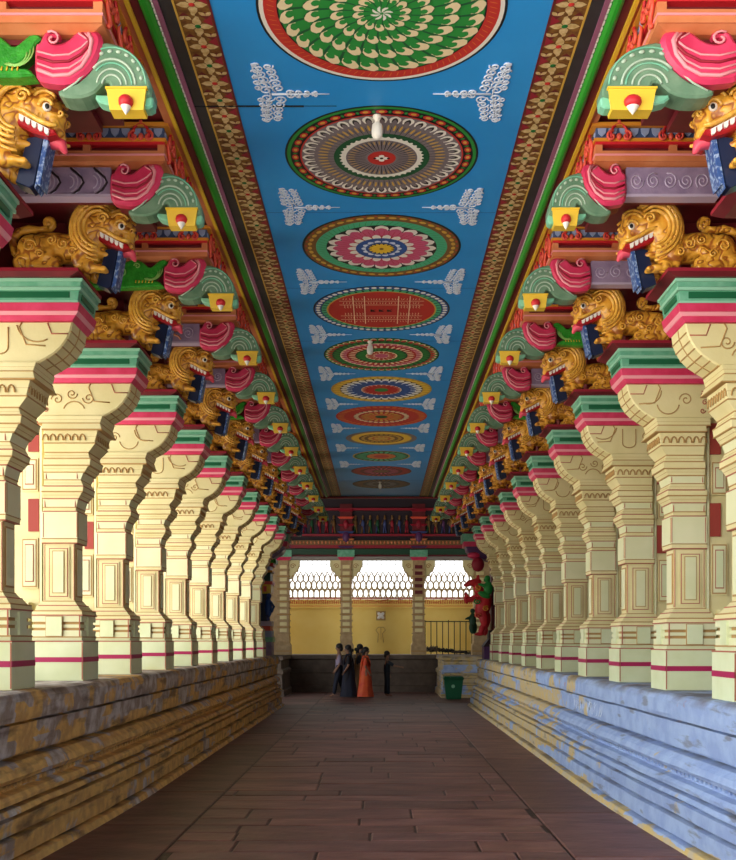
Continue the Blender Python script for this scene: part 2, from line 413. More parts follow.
# ------------------------------------------------------------------ plinths
PROF = [(3.6, LEDGE), (2.50, LEDGE), (2.46, 1.148), (2.435, 1.11), (2.425, 1.00), (2.43, .965), (2.50, .958), (2.50, .944), (2.455, .938), (2.45, .74), (2.46, .725), (2.53, .715),
        (2.53, .695), (2.44, .685), (2.38, .645), (2.35, .60), (2.37, .565), (2.46, .555), (2.46, .545), (2.43, .515), (2.42, .50), (2.345, .49), (2.315, .465), (2.315, .435), (2.39, .425), (2.39, .41), (2.31, .402), (2.285, .375), (2.285, .365),
        (2.35, .358), (2.35, .345), (2.285, .335), (2.28, .235), (2.34, .228), (2.34, .215), (2.255, .205), (2.245, .075), (2.29, .068), (2.29, .058), (2.20, .05), (2.17, 0.0)]
def make_plinth(s):
    off = {1: 0.0, -1: 0.20}[s]; vs = []; fs = []
    ys = [-1.5, 0, 2, 4, 5.5, 6.5, 7.5, 9, 11] + [11 + i * 1.07 for i in range(1, 13)] + [24.85]
    n = len(PROF); rnd = random.Random(5 + s)
    ysd = []
    for a, b in zip(ys[:-1], ys[1:]):
        k = max(1, int((b - a) / .35))
        ysd += [a + (b - a) * i / k for i in range(k)]
    ysd.append(ys[-1])
    for y in ysd:
        fl = 0.16 * max(0, min(1, (10.5 - y) / 4.0)) ** 1.5
        wz = rnd.uniform(-.005, .005)
        for i, (x, z) in enumerate(PROF):
            low = max(0, min(1, (1.1 - z) / 1.1))
            wear = rnd.uniform(-.006, .006) if 0 < i < n - 1 else 0
            xx = x + (fl + off) * low + wear + (DX[s] * s if i < 2 else DX[s] * s * (1 - low))
            zz_ = z * (1 + LUP[s] / LEDGE)
            vs.append((s * xx, y, zz_ + (wz if 1 < i < n - 1 else 0)))
    for k in range(len(ysd) - 1):
        for i in range(n - 1):
            f = (k * n + i, k * n + i + 1, (k + 1) * n + i + 1, (k + 1) * n + i)
            fs.append(f if s > 0 else f[::-1])
    # back, bottom, ends
    m = len(ysd) - 1
    vs += [(s * 3.6, ysd[0], 0), (s * 3.6, ysd[-1], 0)]; a, b = len(vs) - 2, len(vs) - 1
    fs += [(0, m * n, b, a) if s > 0 else (a, b, m * n, 0)]
    fs += [tuple(range(n))[::s] + (a,) if False else tuple(list(range(n)) + [a])[::(1 if s < 0 else -1)], tuple([m * n + i for i in range(n)] + [b])[::(-1 if s < 0 else 1)]]
    me = bpy.data.meshes.new('stone_plinth'); me.from_pydata(vs, [], fs); me.materials.append(M['plinth_right' if s > 0 else 'plinth_left']); me.update()
    o = bpy.data.objects.new('stone_plinth', me); C.objects.link(o)
    tag(o, {1: 'moulded stone plinth with flaking pale blue and yellow paint under the right pillars', -1: 'moulded stone plinth, brown with worn ochre paint, under the left pillars'}[s], 'plinth')
    return o
pl_l = make_plinth(-1); pl_r = make_plinth(1)
# rope-like notched moulding, one continuous strip
for s, p in ((-1, pl_l), (1, pl_r)):
    mb = MB(); vs = []; off = {1: 0.0, -1: 0.20}[s]; y = 3.0; k = 0
    while y < 24.7:
        fl = 0.16 * max(0, min(1, (10.5 - y) / 4.0)) ** 1.5; x = 2.425 + (fl + off + DX[s] * s) * .5 - DX[s] * s * 0 + (.0 if k % 4 < 2 else .022)
        for (a, z) in ((0, .512), (-.035, .520), (-.035, .545), (0, .553)): vs.append((s * (x + a + .02), y, z * (1 + LUP[s] / LEDGE)))
        y += .045 if k % 2 == 0 else .004; k += 1
    n = len(vs) // 4
    fs = [(4 * i + q, 4 * i + (q + 1) % 4, 4 * i + 4 + (q + 1) % 4, 4 * i + 4 + q)[::s] for i in range(n - 1) for q in range(4)]
    mb.add(vs, fs, 'plinth_right' if s > 0 else 'plinth_left'); mb.build('notched_moulding', p)
# chalk scribble on the right plinth
mb = MB(); rnd = random.Random(2)
for k in range(6):
    y = 10.9 + k * .28; pts = []
    for i in range(14):
        t = i / 13; pts.append((2.452 + DX[1] * .7, y + .11 * math.sin(t * 7 + k) + t * .12, .83 + .07 * math.cos(t * (9 + k)) + rnd.uniform(-.01, .01)))
    mb.tube(pts, .008, 'chalk', 4)
mb.build('chalk_writing', pl_r)

# ------------------------------------------------------------------ pillars
T = 0.26
LAY = [  # h0, h1, u0, u1, half thickness 0, 1, material, uout
    (0.00, 0.36, 2.58, 2.58, .24, .24, 'mint', 3.08),
    (0.36, 0.40, 2.60, 2.595, .215, .225, 'mint', 3.04),
    (0.40, 0.46, 2.60, 2.60, .225, .225, 'pale_panel', 3.04),
    (0.46, 0.485, 2.62, 2.62, .21, .21, 'line_gold', 3.03),
    (0.485, 0.515, 2.605, 2.605, .22, .22, 'pale_panel', 3.04),
    (0.515, 0.54, 2.62, 2.62, .21, .21, 'line_gold', 3.03),
    (0.54, 0.60, 2.60, 2.60, .225, .225, 'pale_panel', 3.04),
    (0.60, 0.64, 2.59, 2.60, .23, .22, 'cream', 3.04),
    (0.64, 0.69, 2.61, 2.65, .205, .165, 'cream', 3.02),
    (0.69, 0.73, 2.655, 2.685, .16, .135, 'cream', 3.00),
    (0.73, 1.27, 2.69, 2.69, .12, .12, 'cream', 2.975),
    (1.27, 1.31, 2.66, 2.655, .145, .15, 'cream', 2.98),
    (1.31, 1.56, 2.655, 2.655, .15, .15, 'pale_panel', 2.98),
    (1.56, 1.60, 2.67, 2.675, .14, .135, 'cream', 2.97),
    (1.60, 1.68, 2.67, 2.66, .135, .145, 'pale_panel', 2.97),
    (1.68, 1.74, 2.655, 2.62, .15, .175, 'cream', 2.97),
    (1.74, 1.79, 2.615, 2.615, .18, .18, 'cream', 2.97),
    (1.79, 1.85, 2.615, 2.65, .175, .16, 'cream', 2.95),
    (1.85, 1.92, 2.65, 2.63, .16, .17, 'pale_panel', 2.95),
    (1.92, 1.98, 2.62, 2.585, .175, .19, 'cream', 2.95),
    (1.98, 2.04, 2.575, 2.57, .195, .20, 'cream', 2.95),
    (2.04, 2.10, 2.58, 2.605, .19, .18, 'cream', 2.94),
    (2.10, 2.18, 2.60, 2.54, .185, .21, 'cream', 2.94),
    (2.18, 2.30, 2.55, 2.53, .205, .215, 'cream', 2.94),
    (2.30, 2.36, 2.49, 2.515, .24, .22, 'cream', 2.95),
    (2.36, 2.43, 2.52, 2.50, .21, .21, 'cream', 2.99),
]
def make_pillar(s, variant):
    t = thing('temple_pillar', '', 'pillar')
    U = 2.58; fl = s < 0
    E_ = .085 if s < 0 else 0.0      # the left capitals reach a little further over the aisle
    def F(mb, h0, h1, u0, u1, a, b, m, uo): mb.fr((u0 - U, uo - U, T - a, T + a), (u1 - U, uo - U, T - b, T + b), h0, h1, m)
    parts = {'base': MB(), 'shaft': MB(), 'capital': MB(), 'corbel': MB(), 'abacus': MB(), 'pilaster': MB(), 'panel': MB(), 'ornament': MB()}
    lay = [(h0, h1, u0 - E_ * max(0, min(1, (h0 - 1.6) / .8)), u1 - E_ * max(0, min(1, (h1 - 1.6) / .8)), a, b, m, uo) for (h0, h1, u0, u1, a, b, m, uo) in LAY]
    for i, (h0, h1, u0, u1, a, b, m, uo) in enumerate(lay):
        key = 'base' if h0 < .72 else 'shaft' if h0 < 1.6 else 'capital'
        mb = parts[key]
        F(mb, h0, h1, u0, u1, a, b, m, uo)
        ln = 'line_red' if i % 2 and h0 < 1.9 else 'line_gold'
        if i not in (0, 3, 4, 5, 6):
            uu = min(u0, lay[i - 1][3]) - .003; aa = max(a, LAY[i - 1][5]) + .003
            F(mb, h0 - .0055, h0 + .0055, uu, uu, aa, aa, ln, uo + .002)
        if h1 - h0 > .055 and h0 > 1.57 and i % 2: F(mb, (h0 + h1) / 2 - .003, (h0 + h1) / 2 + .003, (u0 + u1) / 2 - .001, (u0 + u1) / 2 - .001, (a + b) / 2 + .001, (a + b) / 2 + .001, 'line_gold', uo - .001)
    F(parts['base'], .17, .215, 2.577, 2.577, .243, .243, 'line_pink', 3.083)
    # vertical painted outlines on the camera-facing side
    for (h0, h1, u, y, uo) in ((.01, .35, 2.582, T - .242, 3.075), (.74, 1.26, 2.692, T - .122, 2.967), (1.32, 1.55, 2.657, T - .152, 2.97), (1.60, 1.68, 2.675, T - .142, 2.96), (1.86, 1.92, 2.65, T - .168, 2.94), (.405, .60, 2.61, T - .227, 3.03)):
        k = parts['base' if h0 < .7 else 'shaft' if h0 < 1.6 else 'capital']
        for uu in ((u,) if h0 < .7 else (u, uo - .012)): k.box(uu - U, uu - U + .010, y - .001, y + .02, h0, h1, 'line_red')
        k.box(u - U - .007, u - U + .01, y + .01, y + .02, h0, h1, 'line_gold') if h0 > .7 else None
    # raised square on the dado, both visible faces
    b = parts['panel']
    b.box(2.77 - U, 2.91 - U, .016, .08, .41, .585, 'mint'); b.box(2.765 - U, 2.915 - U, .022, .08, .405, .59, 'line_gold')
    b.box(2.582 - U, 2.65 - U, .19, .33, .41, .585, 'mint')
    # framed panels on the shaft: camera side, aisle side
    def panel(x0, x1, z0, z1, y):
        b.box(x0, x1, y - .010, y + .01, z0, z1, 'cream'); b.box(x0 + .012, x1 - .012, y - .013, y, z0 + .012, z1 - .012, 'line_red')
        b.box(x0 + .02, x1 - .02, y - .016, y, z0 + .02, z1 - .02, 'cream'); b.box(x0 + .042, x1 - .042, y - .019, y, z0 + .045, z1 - .035, 'line_gold')
        b.box(x0 + .05, x1 - .05, y - .024, y, z0 + .052, z1 - .043, 'pale_panel')
    panel(2.735 - U, 2.93 - U, .76, 1.235, T - .12)
    b.box(2.682 - U, 2.695 - U, T - .085, T + .085, .77, 1.23, 'line_gold'); b.box(2.678 - U, 2.695 - U, T - .072, T + .072, .785, 1.215, 'pale_panel')
    # scalloped band
    o = parts['ornament']
    for k in range(6):
        x = 2.56 - U + .035 + k * .066
        o.tube(xz(arc(x, 2.205, .026, 0, 180, 6, .055), T - .215), .007, 'line_gold', 4)
    for k in range(7):
        y = T - .17 + k * .057; o.tube([(2.534 - E_ * .75 - U, y + q[0], 2.205 + q[1]) for q in arc(0, 0, .028, 0, 180, 6, .06)], .006, 'line_gold', 4)
    # corbel: curved bracket reaching over the aisle
    c = parts['corbel']
    inner = [(2.49, 2.43), (2.43, 2.465), (2.37, 2.505), (2.32, 2.555), (2.285, 2.61), (2.26, 2.67), (2.25, 2.74)]
    inner = [(u - E_ * (.85 + .15 * q / 6), h) for q, (u, h) in enumerate(inner)]
    c.prism([(u - U, h) for u, h in inner] + [(3.35 - U, 2.74), (3.35 - U, 2.55), (3.00 - U, 2.43)], T - .175, T + .175, 'cream', .012)
    for k, (u, h) in enumerate(inner[:-1]):
        c.box(u - U - .005, u - U + .02, T - .166, T + .178, h - .003, h + .005, 'line_gold')
    c.tube([(u - U - .002, T, h) for u, h in inner], .005, 'line_gold', 4)
    yf = T - .177
    if variant == 0:
        pl = [arc(2.62 - U, 2.57, .10, 190, 350, 10), spiral(2.78 - U, 2.60, .06, 1.4, PI, -1), arc(2.44 - U, 2.68, .12, 250, 360, 8)]
    elif variant == 1:
        pl = [arc(2.70 - U, 2.55, .07, 180, 360, 10, .05), [(2.63 - U, 2.55), (2.63 - U, 2.70)], [(2.77 - U, 2.55), (2.77 - U, 2.70)], spiral(2.88 - U, 2.62, .05, 1.5, 0), arc(2.42 - U, 2.74, .15, 240, 350, 8)]
    else:
        pl = [spiral(2.55 - U, 2.60, .055, 1.4, 0, -1), spiral(2.70 - U, 2.64, .05, 1.4, PI, 1), spiral(2.83 - U, 2.59, .055, 1.3, 0), arc(2.68 - U, 2.47, .1, 20, 160, 8)]
    for p in pl: o.tube(xz(p, yf), .0055, 'line_gold', 4)
    for k in range(3): o.tube(xz(spiral(2.93 - U + .02 * (k % 2), 2.50 + k * .075, .026, 1.2, k, 1 if k % 2 else -1, 10), yf), .0055, 'line_red', 4)
    o.tube(xz([(2.36 - U, 2.56), (2.50 - U, 2.57), (2.55 - U, 2.70), (2.53 - U, 2.735)], yf), .006, 'line_gold', 4)
    o.tube(xz([(2.28 - E_ - U, 2.65), (2.40 - E_ - U, 2.65), (2.43 - E_ - U, 2.73)], yf), .0055, 'line_red', 4)
    # abacus
    a = parts['abacus']
    def slab(mb, h0, h1, u0, u1, y0, y1, m): mb.fr((u0 - E_ - U, 3.45 - U, T - y0 + .05, T + y0 - .05), (u1 - E_ - U, 3.45 - U, T - y1 + .05, T + y1 - .05), h0, h1, m)
    slab(a, 2.74, 2.78, 2.245, 2.215, .245, .255, 'pink'); slab(a, 2.78, 2.81, 2.215, 2.195, .255, .262, 'pink_light'); slab(a, 2.81, 2.87, 2.20, 2.185, .262, .268, 'pink')
    g = MB()
    slab(g, 2.87, 2.89, 2.20, 2.20, .26, .26, 'cap_green_light'); slab(g, 2.89, 2.96, 2.20, 2.19, .26, .262, 'cap_green'); slab(g, 2.96, 2.985, 2.175, 2.175, .275, .275, 'cap_green_light')
    slab(g, 2.985, 3.02, 2.18, 2.17, .27, .28, 'cap_green'); slab(g, 3.02, 3.045, 2.16, 2.16, .285, .285, 'cap_green_light')
    g.box(2.26 - E_ - U, 3.3 - U, T - .216, T, 2.905, 2.952, 'cap_green_dark'); g.box(2.185 - E_ - U, 2.5 - U, T - .15, T + .15, 2.905, 2.952, 'cap_green_dark')
    # rear pilaster with red blocks and panels
    p = parts['pilaster']
    p.box(2.93 - U, 3.44 - U, .16, .40, 0, 2.735, 'cream'); p.box(3.08 - U, 3.44 - U, .06, .46, 0, .72, 'cream')
    p.box(2.985 - U, 3.005 - U, .135, .17, .6, 2.43, 'pale_panel'); p.box(3.005 - U, 3.012 - U, .142, .17, .6, 2.43, 'line_gold')
    for (h0, h1, m) in ((2.12, 2.40, 'brick_red'), (1.38, 1.68, 'brick_red'), (1.75, 2.06, 'p'), (.85, 1.32, 'p')):
        if m == 'p':
            p.box(3.02 - U, 3.17 - U, 0.135, .17, h0, h1, 'cream'); p.box(3.03 - U, 3.16 - U, 0.131, .17, h0 + .012, h1 - .012, 'line_gold'); p.box(3.04 - U, 3.15 - U, 0.128, .17, h0 + .024, h1 - .024, 'pale_panel')
            p.box(3.055 - U, 3.135 - U, 0.124, .17, h0 + .06, h1 - .06, 'line_red'); p.box(3.062 - U, 3.128 - U, 0.120, .17, h0 + .07, h1 - .07, 'mint')
        else: p.box(3.014 - U, 3.11 - U, 0.138, .17, h0, h1, m)
    bo = parts['base'].build('base', t, flip=fl); parts['panel'].build('panel', bo, flip=fl)
    parts['shaft'].build('shaft', t, flip=fl, bevel=.004); co = parts['capital'].build('capital', t, flip=fl, bevel=.005); merge_into(co, parts['ornament'], fl)
    parts['corbel'].build('corbel', t, flip=fl)
    ab = a.build('abacus', t, flip=fl, bevel=.003); g.build('green_moulding', ab, flip=fl, bevel=.003)
    parts['pilaster'].build('rear_pilaster', t, flip=fl)
    return t

# ------------------------------------------------------------------ lions
def remesh(mb, name, parent, flip, vox=.013, sm=3):
    o = mb.build(name, parent, flip=flip)
    md = o.modifiers.new('r', 'REMESH'); md.mode = 'VOXEL'; md.voxel_size = vox; md.use_smooth_shade = True
    if sm:
        m2 = o.modifiers.new('s', 'SMOOTH'); m2.factor = .5; m2.iterations = sm
    mt = o.data.materials[0]; bake(o); o.data.materials.clear(); o.data.materials.append(mt)
    for p in o.data.polygons: p.material_index = 0; p.use_smooth = True
    return o
def make_lion(s):
    """local frame: x outwards from the aisle, the lion faces the aisle (-x); origin under the rump"""
    t = thing('lion_sculpture', '', 'sculpture'); fl = s < 0
    b = MB(); X = lambda f: -f
    def e(f, y, z, rx, ry, rz, rot=0): b.ell((X(f), y, z), (rx, ry, rz), 'gold', 16, 12, rot)
    e(.36, 0, .23, .27, .115, .115, .12); e(.17, 0, .20, .13, .13, .13); e(.56, 0, .25, .15, .13, .17)
    for sy in (-1, 1):
        e(.17, sy * .09, .17, .12, .06, .135, -.3); e(.09, sy * .10, .08, .07, .045, .07); e(.22, sy * .11, .045, .13, .045, .04)
        e(.34, sy * .105, .07, .05, .04, .05); e(.28, sy * .11, .12, .045, .035, .09, .6)
        e(.55, sy * .09, .17, .075, .055, .15, .15); e(.61, sy * .10, .05, .06, .05, .06); e(.68, sy * .10, .032, .065, .055, .032)
        for k in range(4):
            e(.36 + .0, sy * (.07 + k * .025), .028, .035, .012, .022); e(.735, sy * (.06 + k * .026), .022, .035, .012, .022)
    e(.62, 0, .33, .14, .15, .19, .15); e(.72, 0, .38, .14, .125, .14)
    e(.74, 0, .38, .15, .13, .15); e(.84, 0, .38, .095, .105, .12); e(.885, 0, .315, .06, .09, .085, .3); e(.935, 0, .33, .024, .045, .03); e(.905, 0, .255, .04, .085, .05, -.3)
    e(.85, 0, .475, .075, .095, .035, -.3); e(.70, 0, .165, .09, .075, .035, .1); e(.62, 0, .2, .07, .10, .08)
    for sy in (-1, 1): e(.87, sy * .055, .43, .045, .04, .03, -.3); e(.70, sy * .10, .44, .045, .03, .05)
    body = remesh(b, 'body', t, fl)
    # mane: ridged arcs behind the face
    m = MB()
    for sy in (-1, 1):
        for k, (r, y) in enumerate(((.125, .150), (.155, .162), (.185, .160), (.213, .142), (.238, .112))):
            pts = []
            for i in range(19):
                a = math.radians(62 + 205 * i / 18); zz = min(.335 + r * 1.02 * math.sin(a), .525); ff = .705 + r * math.cos(a) * .95
                pts.append((X(ff), sy * (y - (.06 if i == 0 else .03 if i == 1 else 0)), max(zz, .05)))
            m.tube(pts, [.011 + .007 * math.sin(PI * i / 18) for i in range(19)], 'gold_light', 6)
        for i in range(13):
            a = math.radians(70 + 185 * i / 12); m.ell((X(.705 + .170 * math.cos(a)), sy * .168, .335 + .17 * math.sin(a)), (.011, .011, .011), 'gold_light', 6, 5)
        m.tube([(X(p[0]), sy * .140, p[1]) for p in spiral(.735, .41, .045, 1.5, 0, 1, 16)], .011, 'gold_light', 5)
        m.tube([(X(p[0]), sy * .112, p[1]) for p in arc(.865, .362, .040, 5, 180, 9)], .013, 'gold_light', 5)
        m.tube([(X(p[0]), sy * .103, p[1]) for p in arc(.855, .385, .073, 25, 170, 9)], .012, 'gold_light', 5)
        m.tube([(X(p[0]), sy * .085, p[1]) for p in arc(.85, .395, .098, 35, 150, 9)], .011, 'gold_light', 5)
        m.tube([(X(p[0]), sy * .060, p[1]) for p in spiral(.935, .345, .026, 1.2, PI, 1, 10)], .009, 'gold_light', 5)
        m.tube([(X(f), sy * .120, z) for f, z in ((.655, .30), (.675, .345), (.74, .325), (.82, .275), (.89, .245), (.935, .24))], [.012, .016, .018, .018, .017, .010], 'gold_light', 6)
    for k in range(7): m.ell((X(.60 + k * .045), 0, .525 - .003 * (k - 3) ** 2), (.026, .045, .026), 'gold_light', 8, 6)
    m.build('mane', t, flip=fl)
    # body curls
    c = MB()
    for sy in (-1, 1):
        m_ = 0
        for (f, z, r, st, d, y) in ((.17, .19, .055, 0, 1, .152), (.33, .25, .04, 1, -1, .118), (.42, .22, .045, 2, 1, .120), (.50, .15, .04, 0, 1, .135), (.25, .13, .035, 3, -1, .150), (.52, .27, .04, 1, 1, .138)):
            c.tube([(X(p[0]), sy * y, p[1]) for p in spiral(f, z, r, 1.4, st, d, 14)], .008, 'gold_light', 5)
    merge_into(body, c, fl)
    # tail
    k = MB()
    path = [(.06, .14), (.0, .20), (-.02, .29), (.03, .36), (.12, .385), (.20, .375), (.27, .385)] + spiral(.265, .43, .048, 1.25, -PI / 2, 1, 14)
    k.tube([(X(p[0]), 0, p[1]) for p in path], [.032] * 5 + [.028] * 2 + [.026 - .0005 * i for i in range(15)], 'gold', 8)
    k.build('tail', t, flip=fl)
    # mouth
    q = MB()
    out = [(X(.665), .325), (X(.74), .305), (X(.83), .255), (X(.915), .225), (X(.93), .195), (X(.87), .18), (X(.78), .205), (X(.70), .245), (X(.655), .285)]
    q.prism(out, -.110, .110, 'mouth', 0.012); q.build('mouth', t, flip=fl)
    for sy in (-1, 1):
        w = MB(); top = [(.705 + i * .0375, .312 - i * .0195) for i in range(6)]; low = []
        for i, (f, z) in enumerate(top[:-1]): low += [(f + .003, z - .006), (f + .004, z - .034), (f + .012, z - .046), (f + .024, z - .048), (f + .030, z - .040), (f + .031, z - .018)]
        w.prism([(X(a), b) for a, b in top] + [(X(a), b) for a, b in low[::-1]], sy * .112 - .009, sy * .112 + .009, 'white'); w.build('teeth', t, flip=fl)
    g = MB(); g.tube([(X(.80), 0, .22), (X(.87), 0, .205), (X(.93), 0, .180), (X(.95), 0, .13)], [.05, .05, .035, .012], 'tongue', 8); g.build('tongue', t, flip=fl)
    for sy in (-1, 1):
        y_ = MB(); y_.ell((X(.868), sy * .098, .362), (.028, .020, .027), 'white', 10, 8); yo = y_.build('eye', t, flip=fl)
        y_ = MB(); y_.ell((X(.874), sy * .113, .358), (.015, .009, .017), 'black', 8, 6); y_.build('pupil', yo, flip=fl)
    # dark slab held in the jaws
    n = MB()
    P = lambda f, z: (X(f), z)
    n.prism([P(.73, .20), P(.835, .215), P(.775, -.085), P(.745, -.105), P(.66, -.07)], -.055, .055, 'navy', .006)
    nb = n.build('slab', t, flip=fl)
    n = MB(); n.prism([P(.837, .215), P(.868, .20), P(.812, -.095), P(.795, -.085), P(.778, -.110)], -.060, .060, 'navy_edge', .004)
    n.build('patterned_edge', nb, flip=fl)
    return t

# ------------------------------------------------------------------ brackets (beam end with curls and pendant)
def make_bracket(s, kind):
    """origin at u=2.0, H=3.0; x outwards; y=0 is the bay centre"""
    t = thing('bracket', '', 'bracket'); fl = s < 0; U = 2.0
    def P(u, h): return (u - U, h - 3.0)
    c = MB()
    c.box(1.80 - U, 3.2 - U, -.08, .60, .300, .345, 'maroon'); c.box(1.90 - U, 3.2 - U, -.08, -.03, .235, .30, 'maroon'); c.box(1.66 - U, 3.2 - U, -.08, .60, .345, .44, 'maroon'); c.box(1.66 - U, 3.2 - U, -.14, -.08, .41, .44, 'maroon'); c.box(1.42 - U, 1.80 - U, -.085, .10, .27, .37, 'maroon')
    c.build('core', t, flip=fl)
    b = MB()
    if kind == 'makara':
        pts = [P(2.75, 3.22), P(2.05, 3.215), P(1.98, 3.235), P(2.02, 3.262), P(2.12, 3.27), P(2.06, 3.29), P(2.0, 3.34), P(1.955, 3.41), P(1.93, 3.43), P(1.95, 3.455), P(2.0, 3.45), P(2.06, 3.40), P(2.10, 3.39), P(2.16, 3.44), P(2.24, 3.46), P(2.32, 3.43), P(2.4, 3.42), P(2.75, 3.44)]
        b.prism(smooth_pts(pts, 2), -.17, -.08, 'makara', .010)
        bo = b.build('carved_beam', t, flip=fl); k = MB()
        for (u, h, r, d) in ((2.20, 3.40, .03, 1), (2.34, 3.35, .05, -1), (2.48, 3.31, .05, 1), (2.60, 3.36, .05, -1)):
            k.tube(xz([P(*p) for p in spiral(u, h, r, 1.3, 0, d, 14)], -.172), .007, 'makara_light', 5)
        for i in range(6): k.tube(xz([P(2.06 + i * .03, 3.268), P(2.065 + i * .03, 3.245)], -.174), .005, 'yellow', 4)
        for i in range(3): k.tube(xz([P(*p) for p in arc(2.08, 3.35 + i * .015, .07 + i * .02, 180, 300, 8)], -.172), .005, 'makara_light', 4)
        merge_into(bo, k, fl)
    else:
        b.box(1.96 - U, 2.75 - U, -.17, -.08, .235, .445, 'mauve'); b.box(1.955 - U, 2.75 - U, -.18, -.08, .228, .248, 'mauve_light')
        bo = b.build('carved_beam', t, flip=fl); k = MB()
        if kind == 'chevron':
            for i in range(4):
                u = 2.02 + i * .17
                k.tube(xz([P(u + .06, 3.44), P(u - .02, 3.37), P(u - .035, 3.335), P(u, 3.28), P(u + .05, 3.245)], -.172), .009, 'mauve_dark', 5)
                for j in range(3): k.tube(xz([P(*p) for p in arc(u + .085, 3.34, .05 + j * .028, 110, 250, 8)], -.170), .005, 'mauve_light', 4)
        elif kind == 'figure':
            k.ell((2.28 - U, -.18, .36), (.05, .03, .045), 'figure_skin'); k.ell((2.33 - U, -.18, .29), (.08, .03, .035), 'figure_skin', rot=.4)
            k.ell((2.22 - U, -.175, .40), (.03, .025, .028), 'hair'); k.tube(xz([P(2.25, 3.33), P(2.18, 3.30), P(2.16, 3.27)], -.19), .012, 'figure_skin', 5); k.tube(xz([P(2.36, 3.28), P(2.42, 3.33), P(2.46, 3.30)], -.19), .014, 'figure_skin', 5)
            for u in (2.08, 2.55): k.tube(xz([P(*p) for p in spiral(u, 3.34, .07, 1.8, 0, 1, 18)], -.172), .006, 'mauve_light', 4)
        else:
            for i in range(5):
                k.tube(xz([P(*p) for p in spiral(2.05 + i * .14, 3.345, .062, 1.8, i, 1 if i % 2 else -1, 18)], -.172), .006, 'mauve_light', 4)
        merge_into(bo, k, fl)
    # pink curl
    pk = MB()
    pts = [P(1.95, 3.20), P(1.86, 3.165), P(1.76, 3.165), P(1.67, 3.215), P(1.605, 3.30), P(1.575, 3.40), P(1.60, 3.455), P(1.66, 3.462), P(1.72, 3.455), P(1.76, 3.42), P(1.80, 3.395), P(1.85, 3.39), P(1.87, 3.41), P(1.855, 3.43), P(1.83, 3.425), P(1.82, 3.445), P(1.85, 3.465), P(1.90, 3.455), P(1.93, 3.40), P(1.955, 3.37)]
    pk.prism(smooth_pts(pts), -.20, -.12, 'pink', .02)
    kc = MB(); kc.prism(smooth_pts([(1.775 - U + (a - (1.775 - U)) * .93, .325 + (b_ - .325) * .90) for a, b_ in pts], 1), -.12, .05, 'maroon'); kc.build('curl_backing', t, flip=fl)
    po = pk.build('pink_curl', t, flip=fl); k = MB()
    for j, (m, r) in enumerate((('pink_light', .011), ('pink_light', .006), ('maroon_red', .008), ('pink_light', .006))):
        d = j * .038
        k.tube(xz([P(1.94, 3.235 + d * .9), P(1.85, 3.20 + d), P(1.76, 3.205 + d), P(1.69, 3.25 + d * .95), P(1.645, 3.32 + d * .7), P(1.63 + d * .3, 3.40 + d * .1), P(1.65 + d * .5, 3.44)], -.202), r, m, 5)
    k.tube(xz([P(*p) for p in spiral(1.855, 3.41, .045, 1.1, PI * .3, 1, 12)], -.202), .007, 'pink_light', 5)
    merge_into(po, k, fl)
    # green curl
    g = MB()
    pts = [P(1.30, 3.10), P(1.315, 3.20), P(1.36, 3.29), P(1.43, 3.36), P(1.51, 3.395), P(1.59, 3.40), P(1.605, 3.32), P(1.64, 3.25), P(1.72, 3.175), P(1.83, 3.13), P(1.80, 3.095), P(1.70, 3.09), P(1.62, 3.12), P(1.575, 3.17), P(1.54, 3.175), P(1.525, 3.13), P(1.50, 3.095), P(1.40, 3.085)]
    g.prism(smooth_pts(pts, 2), -.18, -.04, 'sage', .012)
    go = g.build('green_curl', t, flip=fl); k = MB()
    for i in range(7):
        a = math.radians(68 + i * 17); k.ell((1.52 - U + .165 * math.cos(a), -.182, .165 + .185 * math.sin(a)), (.016, .008, .010), 'sage_light', 6, 5, a + PI / 2)
    for r, w_, m_ in ((.195, .005, 'mint_green'), (.135, .007, 'sage_light'), (.115, .005, 'mint_green'), (.085, .006, 'sage_light'), (.055, .006, 'sage_light')):
        k.tube(xz([P(*p) for p in arc(1.525, 3.155, r, 40 if r > .1 else 10, 178, 12, r * 1.12)], -.181), w_, m_, 5)
    k.tube(xz([P(1.62, 3.30), P(1.66, 3.24), P(1.73, 3.17), P(1.80, 3.125)], -.181), .006, 'sage_light', 5)
    merge_into(go, k, fl)
    g = MB()
    g.prism(smooth_pts([P(1.62, 3.115), P(1.50, 3.11), P(1.32, 3.13), P(1.295, 3.05), P(1.36, 3.035), P(1.50, 3.05), P(1.60, 3.07)], 2), -.165, -.085, 'mint_green', .010)
    g.build('green_drape', t, flip=fl)
    yb = MB(); yb.fr((1.345 - U, 1.535 - U, -.185, -.09), (1.325 - U, 1.55 - U, -.20, -.085), .015, .13, 'yellow'); yo = yb.build('yellow_block', t, flip=fl)
    k = MB(); k.box(1.32 - U, 1.555 - U, -.205, -.08, .126, .138, 'yellow')
    for yy in (-.175,):
        k.ell((1.44 - U, yy - .02, .055), (.043, .043, .038), 'red', 12, 8)
        k.lathe([(.036, .012), (.030, -.010), (.016, -.035), (.0, -.058)], (1.44 - U, yy - .02, .038), 'white', 12)
    k.build('pendant', yo, flip=fl)
    return t

